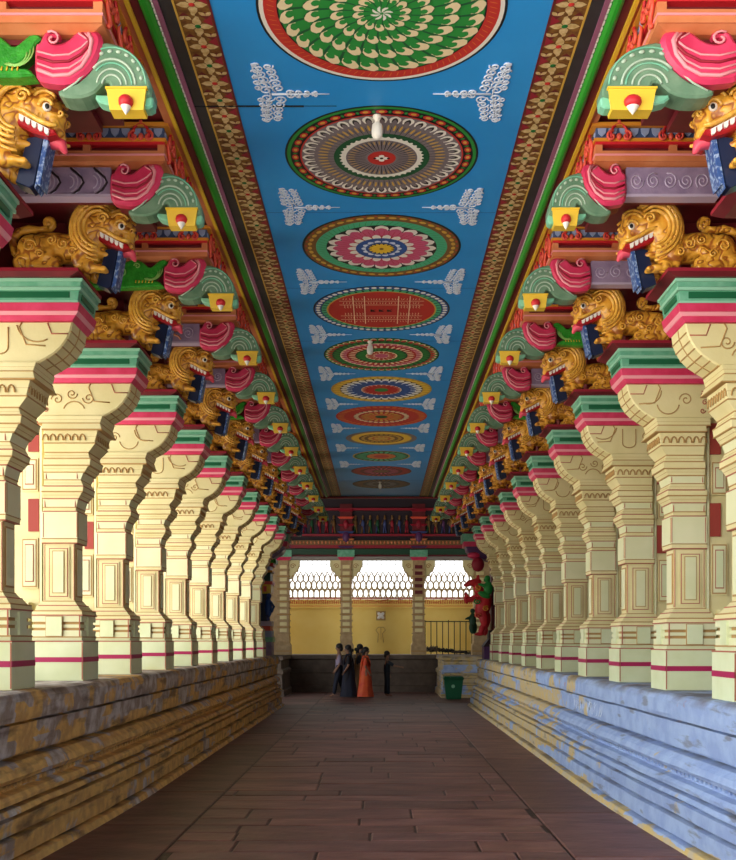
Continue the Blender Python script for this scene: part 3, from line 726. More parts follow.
# ------------------------------------------------------------------ cornice blocks
def kudu(mb, cx, cy, z, ax, sc=1.0):
    """small red horseshoe ornament; ax 'x' lies on the camera side, 'y' on the aisle side"""
    def pt(a, b, d): return (cx + a, cy - d, z + b) if ax == 'x' else (cx - d, cy + a, z + b)
    for sg in (-1, 1): mb.tube([pt(sg * p[0] * sc, p[1] * sc, .012) for p in spiral(.045, .0, .034, 1.1, PI * .6, -1, 10)], .009 * sc, 'coral', 5)
    mb.tube([pt(p[0] * sc, p[1] * sc, .010) for p in arc(0, .01, .05, -20, 200, 10, .065)], .009 * sc, 'red', 5)
    mb.ell(pt(0, .085 * sc, .01), (.014, .014, .02), 'coral', 6, 5); mb.ell(pt(0, 0, .005), (.02, .02, .025), 'coral', 6, 5)
def make_cornice(s):
    """origin at u=1.5, Z=ceiling-0.27; y=0 bay centre"""
    t = thing('cornice_block', '', 'cornice'); fl = s < 0; U = 1.5; Y1, Y2 = -.47, .47
    a = MB()
    a.fr((1.58 - U, 3.4 - U, Y1 + .07, Y2 - .08), (1.50 - U, 3.4 - U, Y1 + .01, Y2 - .02), -.012, .012, 'orange'); a.box(1.50 - U, 3.4 - U, Y1, Y2, .012, .085, 'orange')
    a.box(1.495 - U, 3.4 - U, Y1 - .006, Y2 + .006, .050, .062, 'pink_light'); a.box(1.56 - U, 3.4 - U, Y1 + .05, Y2 - .06, .085, .128, 'maroon')
    a.build('orange_slab', t, flip=fl)
    b = MB()
    b.box(1.50 - U, 3.4 - U, Y1, Y2, .128, .148, 'red'); b.box(1.49 - U, 3.4 - U, Y1 - .01, Y2 + .01, .148, .170, 'amber'); b.box(1.505 - U, 3.4 - U, Y1 + .005, Y2 - .005, .17, .245, 'scale_blue'); b.box(1.47 - U, 3.4 - U, Y1 - .03, Y2 + .03, .245, .27, 'amber')
    for u in (1.50, 2.02, 2.54): b.box(u - U, u - U + .05, Y1 + .004, Y1 + .2, .085, .128, 'orange')
    bo = b.build('red_band', t, flip=fl)
    k = MB()
    for i in range(22):
        u = 1.545 + i * .075
        k.prism([(u - U - .03, .238), (u - U + .03, .238), (u - U + .024, .205), (u - U, .180), (u - U - .024, .205)], Y1 - .006, Y1 + .02, 'scale_blue_light')
    for i in range(12):
        y = Y1 + .05 + i * .077; k.ell((1.503 - U, y, .212), (.006, .03, .018), 'scale_blue_light', 6, 5)
    for u in (1.66, 2.02, 2.38, 2.74): kudu(k, u - U, Y1 - .012, .175, 'x', 1.15)
    for y in (-.32, 0, .32): kudu(k, 1.49 - U, y, .17, 'y', 1.3); k.ell((1.49 - U, y + .16, .17), (.012, .03, .05), 'scale_blue_light', 8, 6)
    for y in (-.40, -.16, .08, .40):
        k.tube([(1.485 - U, y + .03 * math.sin(i * 1.2), .03 + i * .03) for i in range(7)], [.014, .016, .014, .012, .010, .008, .004], 'coral', 5)
    k.build('red_ornament', bo, flip=fl)
    return t

# ------------------------------------------------------------------ place the bays
NB = 12
pil = {}; lions = {}; brk = {}; cor = {}
for s in (-1, 1):
    for v in range(3): pil[s, v] = make_pillar(s, v)
    lions[s] = make_lion(s); cor[s] = make_cornice(s)
    for k in ('makara', 'chevron', 'figure', 'scroll'):
        if not (s == 1 and k in ('chevron', 'figure')): brk[s, k] = make_bracket(s, k)
used = set()
def inst(root):
    if root.name in used: return copy_tree(root)
    used.add(root.name); return root
KIND = {-1: ['makara', 'chevron', 'makara', 'figure', 'scroll', 'makara', 'scroll', 'scroll', 'makara', 'scroll', 'scroll', 'scroll'],
        1: ['scroll', 'scroll', 'scroll', 'makara', 'scroll', 'makara', 'scroll', 'scroll', 'makara', 'scroll', 'scroll', 'scroll']}
KTXT = {'makara': 'green beast beam', 'chevron': 'mauve chevron beam', 'figure': 'mauve beam with small figure', 'scroll': 'mauve scroll-carved beam'}
for s in (-1, 1):
    sd = SIDE[s]
    for k in range(NB):
        y = Y0 + BAY * k; dx = DX[s]; yo = .20 if k == 0 else 0
        if k < 11:
            p = inst(pil[s, k % 3 if s < 0 else (k + 1) % 3]); p.location = (s * 2.58 + dx, y, LEDGE + LUP[s] + .002); p.scale = (1, 1, PSC[s])
            if k == 0: lab = 'cream pillar at the very %s edge of the photo, only its green abacus corner showing' % sd
            else: lab = '%s cream moulded pillar from the camera in the %s row, below the %s gold lion' % (ORD[k - 1], sd, ORD[k])
            tag(p, lab, 'pillar', 'cream pillars of the %s row' % sd)
        l = inst(lions[s]); l.location = (s * 2.62 + dx + (.10 if k == 0 else .05) * (s > 0), y + .19 + yo * .5, 2.66 + ZC + .006); l.scale = (.93, 1, .93)
        tag(l, '%s golden lion sculpture from the camera in the %s row, dark slab in its jaws' % (ORD[k], sd), 'sculpture', 'golden lions of the %s row' % sd)
        b = inst(brk[s, KIND[s][k]]); tip, sl = ({0: (1.215, 1.15), 1: (1.18, .82)}.get(k, (1.22, .94)) if s > 0 else (1.249, .961)); b.location = (s * (tip + .7 * sl), y + .01 + yo, 3.0 * .961 + ZC); b.scale = (sl, 1, .961)
        tag(b, '%s bracket from the camera on the %s, %s and green curl' % (ORD[k], sd, KTXT[KIND[s][k]]), 'bracket', 'painted brackets of the %s row' % sd)
        c = inst(cor[s]); c.location = (s * 1.5, y + .28 + yo * .8, CEIL - .272)
        tag(c, '%s orange and maroon cornice block from the camera on the %s, against the ceiling edge' % (ORD[k], sd), 'cornice', 'cornice blocks of the %s row' % sd)
for d in (pil, lions, brk, cor):
    for o in list(d.values()):
        if o.name not in used:
            for c in list(o.children_recursive) + [o]: bpy.data.objects.remove(c)

# slab under the lions: continuous maroon entablature and back wall
for s in (-1, 1):
    mb = MB()
    for k in range(NB):
        y = Y0 + BAY * k + (.2 if k == 0 else 0)
        mb.fr((2.16, 3.4, y, y + .54), (2.09, 3.4, y - .03, y + .57), LEDGE + 3.047, LEDGE + 3.075, 'maroon'); mb.box(2.09, 3.4, y - .03, y + .57, LEDGE + 3.075, 2.66 + ZC, 'maroon_red')
        mb.box(2.32, 3.4, y + .42, y + .60, 2.66 + ZC, 3.165 + ZC, 'maroon')
    mb.box(2.95, 3.45, Y0 - .6, Y0 + BAY * NB - .6, LEDGE + 3.04, CEIL + .02, 'maroon')
    mb.box(2.90, 2.95, Y0 - .6, Y0 + BAY * NB - .6, 2.74 + ZC, 2.82 + ZC, 'amber'); mb.box(2.90, 2.95, Y0 - .6, Y0 + BAY * NB - .6, 3.1 + ZC, 3.16 + ZC, 'orange')
    o = mb.build('wall_%s' % SIDE[s], loc=(DX[s], 0, 0), flip=s < 0)
    tag(o, 'maroon entablature wall behind the %s row of lions' % SIDE[s], 'wall', kind='structure')
mb = MB(); mb.box(3.75, 3.9, 3, 24.9, 0, CEIL, 'plaster_dark'); o = mb.build('wall_back_right'); tag(o, 'dark wall behind the right pillars', 'wall', kind='structure')

mb = MB(); mb.box(-3.9, -3.75, 21.8, 24.9, 0, CEIL, 'plaster_dark'); o = mb.build('wall_shade_left'); tag(o, 'added dark wall shading the far end behind the left pillars', 'wall', kind='structure')  # unseen wall added to keep daylight off the far end

# ------------------------------------------------------------------ ceiling
YC0, YC1 = 3.4, 24.85
mb = MB(); mb.box(-.967, .967, YC0, YC1, CEIL, CEIL + .2, 'sky_blue')
ce = mb.build('ceiling', loc=(.008, 0, 0)); tag(ce, 'long flat ceiling painted blue with a row of round medallions', 'ceiling', kind='structure')
mb = MB(); mb.box(-5, -1.44, YC0, YC1, CEIL + .02, CEIL + .2, 'maroon'); mb.box(1.44, 5, YC0, YC1, CEIL + .02, CEIL + .2, 'maroon'); mb.box(-5, 5, YC0, YC1, CEIL + .2, CEIL + .5, 'plaster_dark')
o = mb.build('ceiling_side'); tag(o, 'dark maroon roof slabs over the pillars on both sides', 'roof', kind='structure')
def leaf(mb, cx, cy, ang, L, W, z, m):
    ca, sa = math.cos(ang), math.sin(ang)
    pts = [(0, 0), (L * .35, W * .5), (L * .65, W * .45), (L, 0), (L * .65, -W * .45), (L * .35, -W * .5)]
    mb.add([(cx + a * ca - b * sa, cy + a * sa + b * ca, z) for a, b in pts], [(5, 4, 3, 2, 1, 0)], m)
for s in (-1, 1):
    mb = MB(); fl = s < 0
    mb.box(.967, .978, YC0, YC1, CEIL - .006, CEIL + .1, 'maroon'); mb.box(.978, 1.168, YC0, YC1, CEIL - .002, CEIL + .1, 'border_brown'); mb.box(1.168, 1.18, YC0, YC1, CEIL - .006, CEIL + .1, 'm_gold')
    n = int((YC1 - 4.8) / .2)
    for i in range(n):
        y = 4.85 + i * .2; x = 1.073
        mb.add([(x - .09, y + .1, CEIL - .0035), (x - .035, y + .155, CEIL - .0035), (x - .09, y + .2, CEIL - .0035)][::-1], [(0, 1, 2)], 'maroon_red')
        for (ox, oy) in ((-.062, .1),): mb.add([(x + ox - .03, y + oy, CEIL - .004), (x + ox, y + oy + .035, CEIL - .004), (x + ox + .03, y + oy, CEIL - .004), (x + ox, y + oy - .035, CEIL - .004)], [(0, 1, 2, 3)], 'maroon')
        mb.add([(x + .062 - .026, y + .1, CEIL - .004), (x + .062, y + .13, CEIL - .004), (x + .062 + .026, y + .1, CEIL - .004), (x + .062, y + .07, CEIL - .004)], [(0, 1, 2, 3)], 'maroon')
        for q in range(4): leaf(mb, x, y, q * PI / 2, .090, .052, CEIL - .005, 'petal_gold')
        for q in range(4): leaf(mb, x + (.062 if q < 2 else -.062) , y + .1, PI / 4 + q * PI / 2, .052, .028, CEIL - .006, 'petal_gold')
        leaf(mb, x, y + .1, PI / 2 + .5, .04, .02, CEIL - .006, 'petal_gold'); leaf(mb, x, y + .1, -PI / 2 + .5, .04, .02, CEIL - .006, 'petal_gold')
        mb.lathe([(.019, 0), (.012, -.004), (0, -.005)], (x, y, CEIL - .006), 'bead_green' if i % 2 else 'm_red', 10)
    mb.build('flower_border', ce, flip=fl)
    mb = MB(); mb.box(1.18, 1.256, YC0, YC1, CEIL - .004, CEIL + .1, 'charcoal'); mb.box(1.256, 1.285, YC0, YC1, CEIL - .014, CEIL + .1, 'lilac')
    y = 4.8
    while y < YC1 - .05:
        mb.box(1.286, 1.296, y, y + .035, CEIL - .016, CEIL, 'm_white'); y += .055
    mb.build('charcoal_border', ce, flip=fl)
    mb = MB()
    prof = [(1.298, 0), (1.302, -.020), (1.318, -.036), (1.338, -.040), (1.356, -.030), (1.364, 0), (1.364, .1), (1.298, .1)]
    mb.prism([(x, -z) for x, z in prof], YC0, YC1, 'bright_green')
    mb.v = [(x, y, CEIL - z) for x, y, z in mb.v]; mb.f = [f[::-1] for f in mb.f]
    mb.box(1.366, 1.415, YC0, YC1, CEIL - .012, CEIL + .1, 'maroon'); mb.box(1.415, 1.44, YC0, YC1, CEIL - .03, CEIL + .1, 'yellow' ); mb.box(1.44, 1.50, YC0, YC1, CEIL - .010, CEIL + .1, 'orange')
    mb.build('green_moulding', ce, flip=fl)
# joints between ceiling slabs
mb = MB(); mb.box(-1.30, -.52, 6.72, 6.732, CEIL - .0065, CEIL, 'crack'); mb.box(-.52, -.3, 6.725, 6.731, CEIL - .002, CEIL, 'crack')
for yy in (8.4, 10.2, 12.0, 13.8, 15.5, 19.0, 19.05, 22.4): mb.box(-.96, .96, yy, yy + .005, CEIL - .0012, CEIL, 'm_blue')
mb.build('slab_joint', ce)

def ring(mb, r0, r1, z, m, n=72):
    vs = []; fs = []
    for k in range(n):
        a = 2 * PI * k / n
        vs += [(r0 * math.cos(a), r0 * math.sin(a), z), (r1 * math.cos(a), r1 * math.sin(a), z)]
    for k in range(n):
        j = (k + 1) % n; fs.append((2 * k, 2 * j, 2 * j + 1, 2 * k + 1))
    mb.add(vs, fs, m)
def petals(mb, n, r0, r1, z, m, tw=0.0, wf=.95, off=0.0, tip=1.0):
    for k in range(n):
        a = 2 * PI * (k + off) / n; w = PI * wf / n
        P = []
        for (t, ww, ex) in ((0, -.75, 0), (.5, -1, .5), (.8, -.75, .8), (1, -.15, 1), (1, .15, 1), (.8, .75, .8), (.5, 1, .5), (0, .75, 0)):
            r = r0 + (r1 - r0) * t; an = a + w * ww + tw * ex; P.append((r * math.cos(an), r * math.sin(an), z))
        mb.add(P, [tuple(range(8))[::-1]], m)
def dots(mb, n, r, sz, z, m, off=0, el=1.0):
    for k in range(n):
        a = 2 * PI * (k + off) / n
        mb.add([(r * math.cos(a) + sz * (math.cos(b) * math.cos(a) - el * math.sin(b) * math.sin(a)), r * math.sin(a) + sz * (math.cos(b) * math.sin(a) + el * math.sin(b) * math.cos(a)), z) for b in [2 * PI * i / 8 for i in range(8)]], [tuple(range(8))[::-1]], m)
def medallion(k):
    mb = MB(); z = lambda i: -.0005 * (i + 1)
    R = ring
    if k == 0:
        R(mb, 0, .715, z(0), 'black'); R(mb, 0, .700, z(1), 'm_white'); R(mb, 0, .675, z(2), 'm_red')
        petals(mb, 90, .615, .66, z(3), 'm_orange', .03, .16); R(mb, 0, .60, z(4), 'black')
        R(mb, 0, .590, z(5), 'm_green')
        zz = 6
        for (r0, r1, n) in ((.45, .595, 28), (.30, .45, 24), (.17, .30, 20), (.06, .17, 14)):
            R(mb, 0, r1 - .01, z(zz), 'm_green'); petals(mb, n, r0, r1, z(zz + 1), 'm_dkgreen', -.12, 1.0, .1); petals(mb, n, r0, r1 - .004, z(zz + 2), 'm_green', -.12, .84)
            petals(mb, n, r0 + (r1 - r0) * .42, r1, z(zz + 3), 'm_cream', -.09, .92, -.18); petals(mb, n, r0 + (r1 - r0) * .40, r0 + (r1 - r0) * .72, z(zz + 4), 'm_green', -.03, .55, -.10); zz += 5
        R(mb, 0, .06, z(zz), 'm_green'); petals(mb, 8, .01, .065, z(zz + 1), 'm_white', .6, .6)
    elif k == 1:
        R(mb, 0, .715, z(0), 'black'); R(mb, 0, .70, z(1), 'm_green'); R(mb, 0, .675, z(2), 'black')
        dots(mb, 36, .640, .026, z(3), 'm_red', 0, 1.6); dots(mb, 36, .640, .014, z(4), 'm_gold', 0, 1.5); dots(mb, 36, .640, .018, z(4), 'm_green', .5, .6)
        R(mb, 0, .605, z(5), 'm_red'); R(mb, 0, .593, z(6), 'm_taupe'); petals(mb, 36, .50, .588, z(7), 'm_white', 0, .9); petals(mb, 36, .48, .568, z(8), 'black', 0, .5); petals(mb, 36, .46, .545, z(9), 'm_taupe', 0, .42)
        R(mb, 0, .47, z(10), 'm_taupe'); petals(mb, 60, .40, .475, z(11), 'm_gold', 0, .35); petals(mb, 60, .33, .47, z(12), 'black', 0, .10, .5)
        R(mb, 0, .355, z(13), 'm_dkgreen'); R(mb, 0, .30, z(14), 'm_white'); petals(mb, 40, .25, .315, z(15), 'm_white', 0, .8); R(mb, 0, .265, z(16), 'm_taupe')
        petals(mb, 40, .12, .262, z(17), 'black', 0, .25); petals(mb, 40, .2, .255, z(18), 'm_gold', 0, .2, .5); R(mb, 0, .105, z(19), 'm_red'); dots(mb, 4, .03, .022, z(20), 'm_white'); dots(mb, 1, 0, .014, z(21), 'black'); dots(mb, 2, .05, .012, z(21), 'black')
    elif k == 2:
        R(mb, 0, .724, z(0), 'black'); R(mb, 0, .705, z(1), 'm_brown'); dots(mb, 44, .655, .02, z(2), 'm_gold', 0, 1.8); dots(mb, 44, .69, .01, z(2), 'm_red', .5, 1.5)
        R(mb, 0, .60, z(3), 'm_aqua'); petals(mb, 64, .50, .60, z(4), 'm_green', .08, .10); R(mb, 0, .505, z(5), 'black', 40); petals(mb, 20, .36, .50, z(6), 'm_white', 0, .95)
        petals(mb, 20, .34, .445, z(7), 'm_pink', 0, .9); R(mb, 0, .40, z(8), 'm_pink'); petals(mb, 50, .3, .40, z(9), 'm_red', 0, .12); R(mb, 0, .285, z(10), 'm_red'); petals(mb, 18, .20, .31, z(11), 'm_white', 0, .9); R(mb, 0, .235, z(12), 'm_blue')
        petals(mb, 14, .12, .185, z(13), 'chalk', 0, .9); R(mb, 0, .145, z(14), 'm_blue'); R(mb, 0, .115, z(15), 'black'); petals(mb, 16, .05, .12, z(16), 'yellow', 0, .9); R(mb, 0, .09, z(17), 'yellow'); dots(mb, 1, 0, .02, z(18), 'm_brown')
    elif k == 3:
        R(mb, 0, .74, z(0), 'black'); R(mb, 0, .725, z(1), 'm_blue'); dots(mb, 56, .69, .026, z(2), 'm_white', 0, 1.1); R(mb, 0, .655, z(3), 'm_dkgreen'); R(mb, 0, .65, z(4), 'm_aqua'); petals(mb, 50, .6, .65, z(5), 'm_dkgreen', 0, .3)
        R(mb, 0, .595, z(6), 'm_gold'); R(mb, 0, .578, z(7), 'm_red')
        b = .004
        def seg(x0, y0, x1, y1, m='m_pink', w=.005, zz=8):
            d = Vector((x1 - x0, y1 - y0)).normalized() * w; mb.add([(x0 - d.y, y0 + d.x, z(zz)), (x1 - d.y, y1 + d.x, z(zz)), (x1 + d.y, y1 - d.x, z(zz)), (x0 + d.y, y0 - d.x, z(zz))], [(0, 1, 2, 3)], m)
        rnd = random.Random(4)
        for v in (-.3, -.18, .18, .3): seg(-.45, v, .45, v, 'm_cream'); seg(v, -.45, v, .45, 'm_cream')
        for i in range(26):
            for v in (-.36, -.24, .24, .36):
                x = -.4 + i * .032; seg(x, v - .02, x + rnd.uniform(-.012, .012), v + .022, 'm_cream', .003)
                if abs(x) > .2: seg(x, -v * .4 - .02, x + .01, -v * .4 + .02, 'm_cream', .003)
        for x in (-.09, 0, .09):
            seg(x - .02, -.035, x - .02, .04, 'black', .010, 9); seg(x - .02, .035, x + .025, .03, 'black', .008, 9); seg(x + .02, .03, x - .01, 0, 'black', .008, 9); seg(x - .01, 0, x + .025, -.03, 'black', .009, 9)
    elif k == 4:
        R(mb, 0, .725, z(0), 'black'); R(mb, 0, .71, z(1), 'm_green'); petals(mb, 44, .62, .705, z(2), 'm_cream', 0, .8); petals(mb, 44, .6, .68, z(3), 'm_red', 0, .8); R(mb, 0, .62, z(4), 'm_dkgreen'); petals(mb, 40, .5, .61, z(5), 'm_green', .06, .7)
        R(mb, 0, .52, z(6), 'm_cream'); petals(mb, 36, .42, .51, z(7), 'm_pink', 0, .9); R(mb, 0, .44, z(8), 'm_red'); petals(mb, 32, .33, .42, z(9), 'm_cream', 0, .5); R(mb, 0, .33, z(10), 'm_dkgreen'); petals(mb, 26, .2, .32, z(11), 'm_green', .06, .8)
        R(mb, 0, .2, z(12), 'm_cream'); petals(mb, 16, .1, .19, z(13), 'm_red', 0, .9); R(mb, 0, .09, z(14), 'm_pink')
    elif k == 5:
        R(mb, 0, .72, z(0), 'm_gold'); petals(mb, 40, .6, .70, z(1), 'yellow', 0, .8); R(mb, 0, .59, z(2), 'black'); petals(mb, 30, .5, .59, z(3), 'm_white', 0, .9); R(mb, 0, .5, z(4), 'chalk'); petals(mb, 26, .4, .50, z(5), 'm_blue', 0, .8)
        R(mb, 0, .42, z(6), 'm_blue'); R(mb, 0, .29, z(7), 'm_cream'); petals(mb, 22, .2, .285, z(8), 'm_red', 0, .9); R(mb, 0, .23, z(9), 'm_red'); R(mb, 0, .10, z(10), 'm_green')
    elif k == 6:
        R(mb, 0, .73, z(0), 'm_red'); petals(mb, 40, .6, .71, z(1), 'm_orange', 0, .7); R(mb, 0, .6, z(2), 'm_red'); R(mb, 0, .44, z(3), 'm_taupe'); petals(mb, 28, .36, .45, z(4), 'm_cream', 0, .8); R(mb, 0, .37, z(5), 'm_red'); petals(mb, 20, .2, .34, z(6), 'm_gold', 0, .6); R(mb, 0, .2, z(7), 'm_orange'); R(mb, 0, .1, z(8), 'm_dkgreen')
    elif k == 7:
        R(mb, 0, .63, z(0), 'm_taupe'); R(mb, 0, .54, z(1), 'm_gold'); R(mb, 0, .52, z(2), 'yellow'); R(mb, 0, .40, z(3), 'm_brown'); dots(mb, 24, .33, .035, z(4), 'm_gold'); R(mb, 0, .24, z(5), 'm_gold'); dots(mb, 12, .15, .03, z(6), 'm_red')
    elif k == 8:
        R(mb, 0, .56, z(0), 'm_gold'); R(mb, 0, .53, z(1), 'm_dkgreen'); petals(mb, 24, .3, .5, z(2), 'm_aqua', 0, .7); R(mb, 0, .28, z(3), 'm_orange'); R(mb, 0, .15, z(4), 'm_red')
    elif k == 9:  # farthest ones: dim paints stand in for the low light there
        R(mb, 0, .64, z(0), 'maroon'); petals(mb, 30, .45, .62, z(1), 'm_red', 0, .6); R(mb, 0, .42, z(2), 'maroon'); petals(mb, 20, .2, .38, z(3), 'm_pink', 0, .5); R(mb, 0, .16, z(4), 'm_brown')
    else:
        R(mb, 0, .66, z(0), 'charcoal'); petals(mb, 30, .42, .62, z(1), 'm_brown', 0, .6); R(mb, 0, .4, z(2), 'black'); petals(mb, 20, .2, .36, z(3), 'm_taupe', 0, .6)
    # plaster disc behind the paint gives it thickness
    mb.lathe([(mb_r(mb), .0), (mb_r(mb), -.0005)], (0, 0, 0), mb.names[0], 72, smooth=False)
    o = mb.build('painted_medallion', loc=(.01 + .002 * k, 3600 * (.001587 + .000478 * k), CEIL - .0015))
    labs = ['nearest and largest medallion, rings of green leaves with cream tips and a red rim', 'round ceiling medallion of grey lotus rays with a green beaded rim and red hub', 'round ceiling medallion with aqua, pink and blue petal rings round a yellow centre',
            'red round ceiling medallion with a pale grid, three black characters and a white beaded rim', 'round ceiling medallion of alternating red, cream and green leaf rings, behind the red grid one', 'yellow rimmed ceiling medallion with a blue ring and red centre',
            'red and orange ceiling medallion with a pale middle ring, fifth from the far end', 'small yellow ceiling medallion with a brown beaded centre', 'small dull green ceiling medallion with an orange centre in the dim far part', 'dim maroon ceiling medallion, second from the far end', 'darkest ceiling medallion, at the far end above a white lamp']
    tag(o, labs[k], 'medallion', 'round medallions painted down the ceiling')
def mb_r(mb): return max(v[0] for v in mb.v)
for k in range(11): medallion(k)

# white filigree between the medallions, part of the ceiling
def filigree():
    mb = MB()
    def sp(cx, cy, r, t, st, d, w=.0060):
        mb.tube([(p[0], p[1], -.004) for p in spiral(cx, cy, r, t, st, d, 16)], w, 'chalk', 4)
    for sg in (-1, 1):
        for i in range(5):
            y = sg * (.045 + i * .062); r = .050 - i * .003
            sp(-.05 - .006 * i, y, r, 1.5, i, sg); sp(.03 - .010 * i, y + .02 * sg, r * .9, 1.5, i + 2, -sg)
            sp(-.10, y + .03 * sg, r * .55, 1.3, i, -sg)
        sp(-.09, sg * .33, .024, 1.2, 0, sg)
        for i in range(4): sp(.10 + i * .055, sg * .018, .028 - i * .003, 1.3, i, sg, .006)
    mb.tube([(-.02, 0, -.004), (.36, 0, -.004)], [.010, .003], 'chalk', 4)
    mb.tube([(-.08, -.30, -.004), (-.03, 0, -.004), (-.08, .30, -.004)], .005, 'chalk', 4)
    return mb
fm = filigree()
for k in range(9):
    y = 3600 * (.001587 + .000478 * (k + .5))
    for s in (-1, 1):
        if k == 0:
            o = fm.build('white_scroll', ce, flip=s > 0)
            if s < 0: f0 = o
            else: f1 = o
        else:
            o = (f0 if s < 0 else f1).copy(); C.objects.link(o); o.parent = ce
        o.location = (s * .70, y, CEIL)
        if s < 0 and k == 0: pass
# bulbs fixed under the ceiling
for (x, y, lab) in ((-.02, 6.85, 'white bulb hanging beneath the grey lotus medallion'), (-.12, 12.0, 'white bulb beneath the red, cream and green leaf medallion'), (.0, 22.6, 'white bulb beneath the darkest medallion at the far end of the ceiling')):
    t = thing('ceiling_bulb', lab, 'lamp', (x, y, CEIL - .03))
    mb = MB(); mb.lathe([(0, .03), (.03, .03), (.03, .012), (.018, .0), (.018, -.02), (0, -.02)], (0, 0, 0), 'm_white', 14); mb.build('fitting', t)
    mb = MB(); mb.lathe([(.018, -.02), (.034, -.035), (.038, -.075), (.036, -.11), (.022, -.13), (0, -.135)], (0, 0, 0), 'm_white', 14); mb.build('bulb', t)

# ------------------------------------------------------------------ far end: transverse hall, arcade, courtyard wall
YE = 31.4
mb = MB(); mb.box(-7, 7, YC1, 32.2, 4.55 + ZC, 4.75 + ZC, 'plaster_dark'); mb.box(-5, 5, YC1, YC1 + .12, CEIL + .02, 4.6 + ZC, 'plaster_dark')
mb.box(-1.5, 1.5, YC1 - .02, YC1 + .12, CEIL - .05, CEIL + .04, 'maroon_red'); mb.box(-1.5, 1.5, YC1 - .035, YC1 + .1, CEIL - .018, CEIL + .0, 'dark_green_beam')
o = mb.build('ceiling_far'); tag(o, 'dark ceiling over the cross passage at the far end', 'ceiling', kind='structure')
mb = MB(); mb.box(-7, -6.8, YC1, 32.2, 0, 4.6 + ZC, 'plaster_dark'); o = mb.build('wall_far_left'); tag(o, 'dark side wall of the cross passage on the left', 'wall', kind='structure')
mb = MB(); mb.box(6.8, 7, YC1, 32.2, 0, 4.6 + ZC, 'plaster_dark'); o = mb.build('wall_far_right'); tag(o, 'dark side wall of the cross passage on the right', 'wall', kind='structure')
# dado
mb = MB()
pf = [(YE + 1.1, LEDGE), (YE - .06, LEDGE), (YE - .09, LEDGE - .03), (YE - .09, LEDGE - .12), (YE, LEDGE - .15), (YE, .72), (YE - .05, .70), (YE - .05, .62), (YE - .02, .58), (YE - .02, .22), (YE - .10, .18), (YE - .10, 0), (YE + 1.1, 0)]
n = len(pf); vs = [(-6.78, p[0], p[1]) for p in pf] + [(6.78, p[0], p[1]) for p in pf]
mb.add(vs, [(i, i + n, (i + 1) % n + n, (i + 1) % n) for i in range(n)] + [tuple(range(n)), tuple(range(n, 2 * n))[::-1]], 'dark_stone')
o = mb.build('stone_dado'); tag(o, 'dark stone platform wall across the far end behind the people', 'wall')
# return block at the right, near the bin
mb = MB()
prof = [(0, 0), (0, .16), (.05, .2), (.06, .62), (.02, .66), (.02, .74), (.09, .80), (.09, 1.02), (.03, 1.06), (.05, LEDGE)]
prev = None
for (a, z) in prof:
    if prev: mb.fr((1.72 + prev[0], 6.78, 28.1 + prev[0], 31.28), (1.72 + a, 6.78, 28.1 + a, 31.28), prev[1], z, 'plinth_right')
    prev = (a, z)
o = mb.build('stone_plinth'); tag(o, 'rough grey stone platform end behind the green bin at the far right', 'plinth')
mb = MB()
prev = None
for (a, z) in prof:
    if prev: mb.fr((-6.78, -2.75 - prev[0], 28.6 + prev[0], 31.28), (-6.78, -2.75 - a, 28.6 + a, 31.28), prev[1], z, 'dark_stone')
    prev = (a, z)
o = mb.build('stone_plinth'); tag(o, 'dark stone platform end at the far left, beyond the left plinth', 'plinth')

EP = {}
def end_pillar(label, cx, w, dark=False):
    t = thing('arcade_pillar', label, 'pillar', (cx, YE + .12, LEDGE + .003), 'pillars of the far arcade')
    a, b = -w / 2, w / 2
    m = MB(); m.box(a - .06, b + .06, -.06, .5, 0, .30, 'tan_stone'); m.fr((a - .06, b + .06, -.06, .5), (a, b, 0, .44), .30, .42, 'tan_stone'); m.box(a - .065, b + .065, -.065, .5, .10, .14, 'line_gold'); m.box(a - .02, b + .02, -.04, .46, .42, .60, 'tan_stone'); m.build('base', t)
    m = MB(); m.box(a, b, 0, .44, .60, 3.0, 'tan_stone')
    for i in range(11):
        h = .66 + i * .20; m.fr((a - .02, b + .02, -.02, .44), (a - .035, b + .035, -.035, .44), h, h + .035, 'line_gold' if i % 2 else 'tan_stone'); m.box(a + .06, b - .06, -.012, .1, h + .06, h + .17, 'cream' if not (dark and i > 5) else 'maroon')
    m.build('shaft', t)
    m = MB(); cm = 'dark_green_beam'
    m.fr((a - .02, b + .02, -.03, .44), (a - .10, b + .10, -.10, .44), 2.98, 3.08, 'pink'); m.box(a - .10, b + .10, -.10, .44, 3.08, 3.30, 'cap_green'); m.box(a - .02, b + .02, -.06, .44, 3.30, 4.75, 'maroon')
    for i in range(6): m.fr((a - .02, b + .02, -.10, .4), (a - .09, b + .09, -.16, .4), 3.36 + i * .23, 3.42 + i * .23, ('dusk_purple', 'orange', 'dusk_blue', 'maroon_red', 'coral', 'maroon_red')[i])
    m.ell((0, -.1, 3.70), (.12, .1, .18), 'dusk_purple'); m.ell((0, -.1, 4.1), (.09, .08, .14), 'maroon_red')
    m.build('capital', t); EP[cx] = t; return t
end_pillar('cream stepped pillar of the far arcade behind the people', -1.07, .34)
end_pillar('cream stepped pillar of the far arcade right of the boy', 1.22, .36, True)
end_pillar('cream pillar at the left end of the far arcade', -3.05, .34)
end_pillar('cream pillar at the right end of the far arcade, behind the red figures', 3.15, .36)
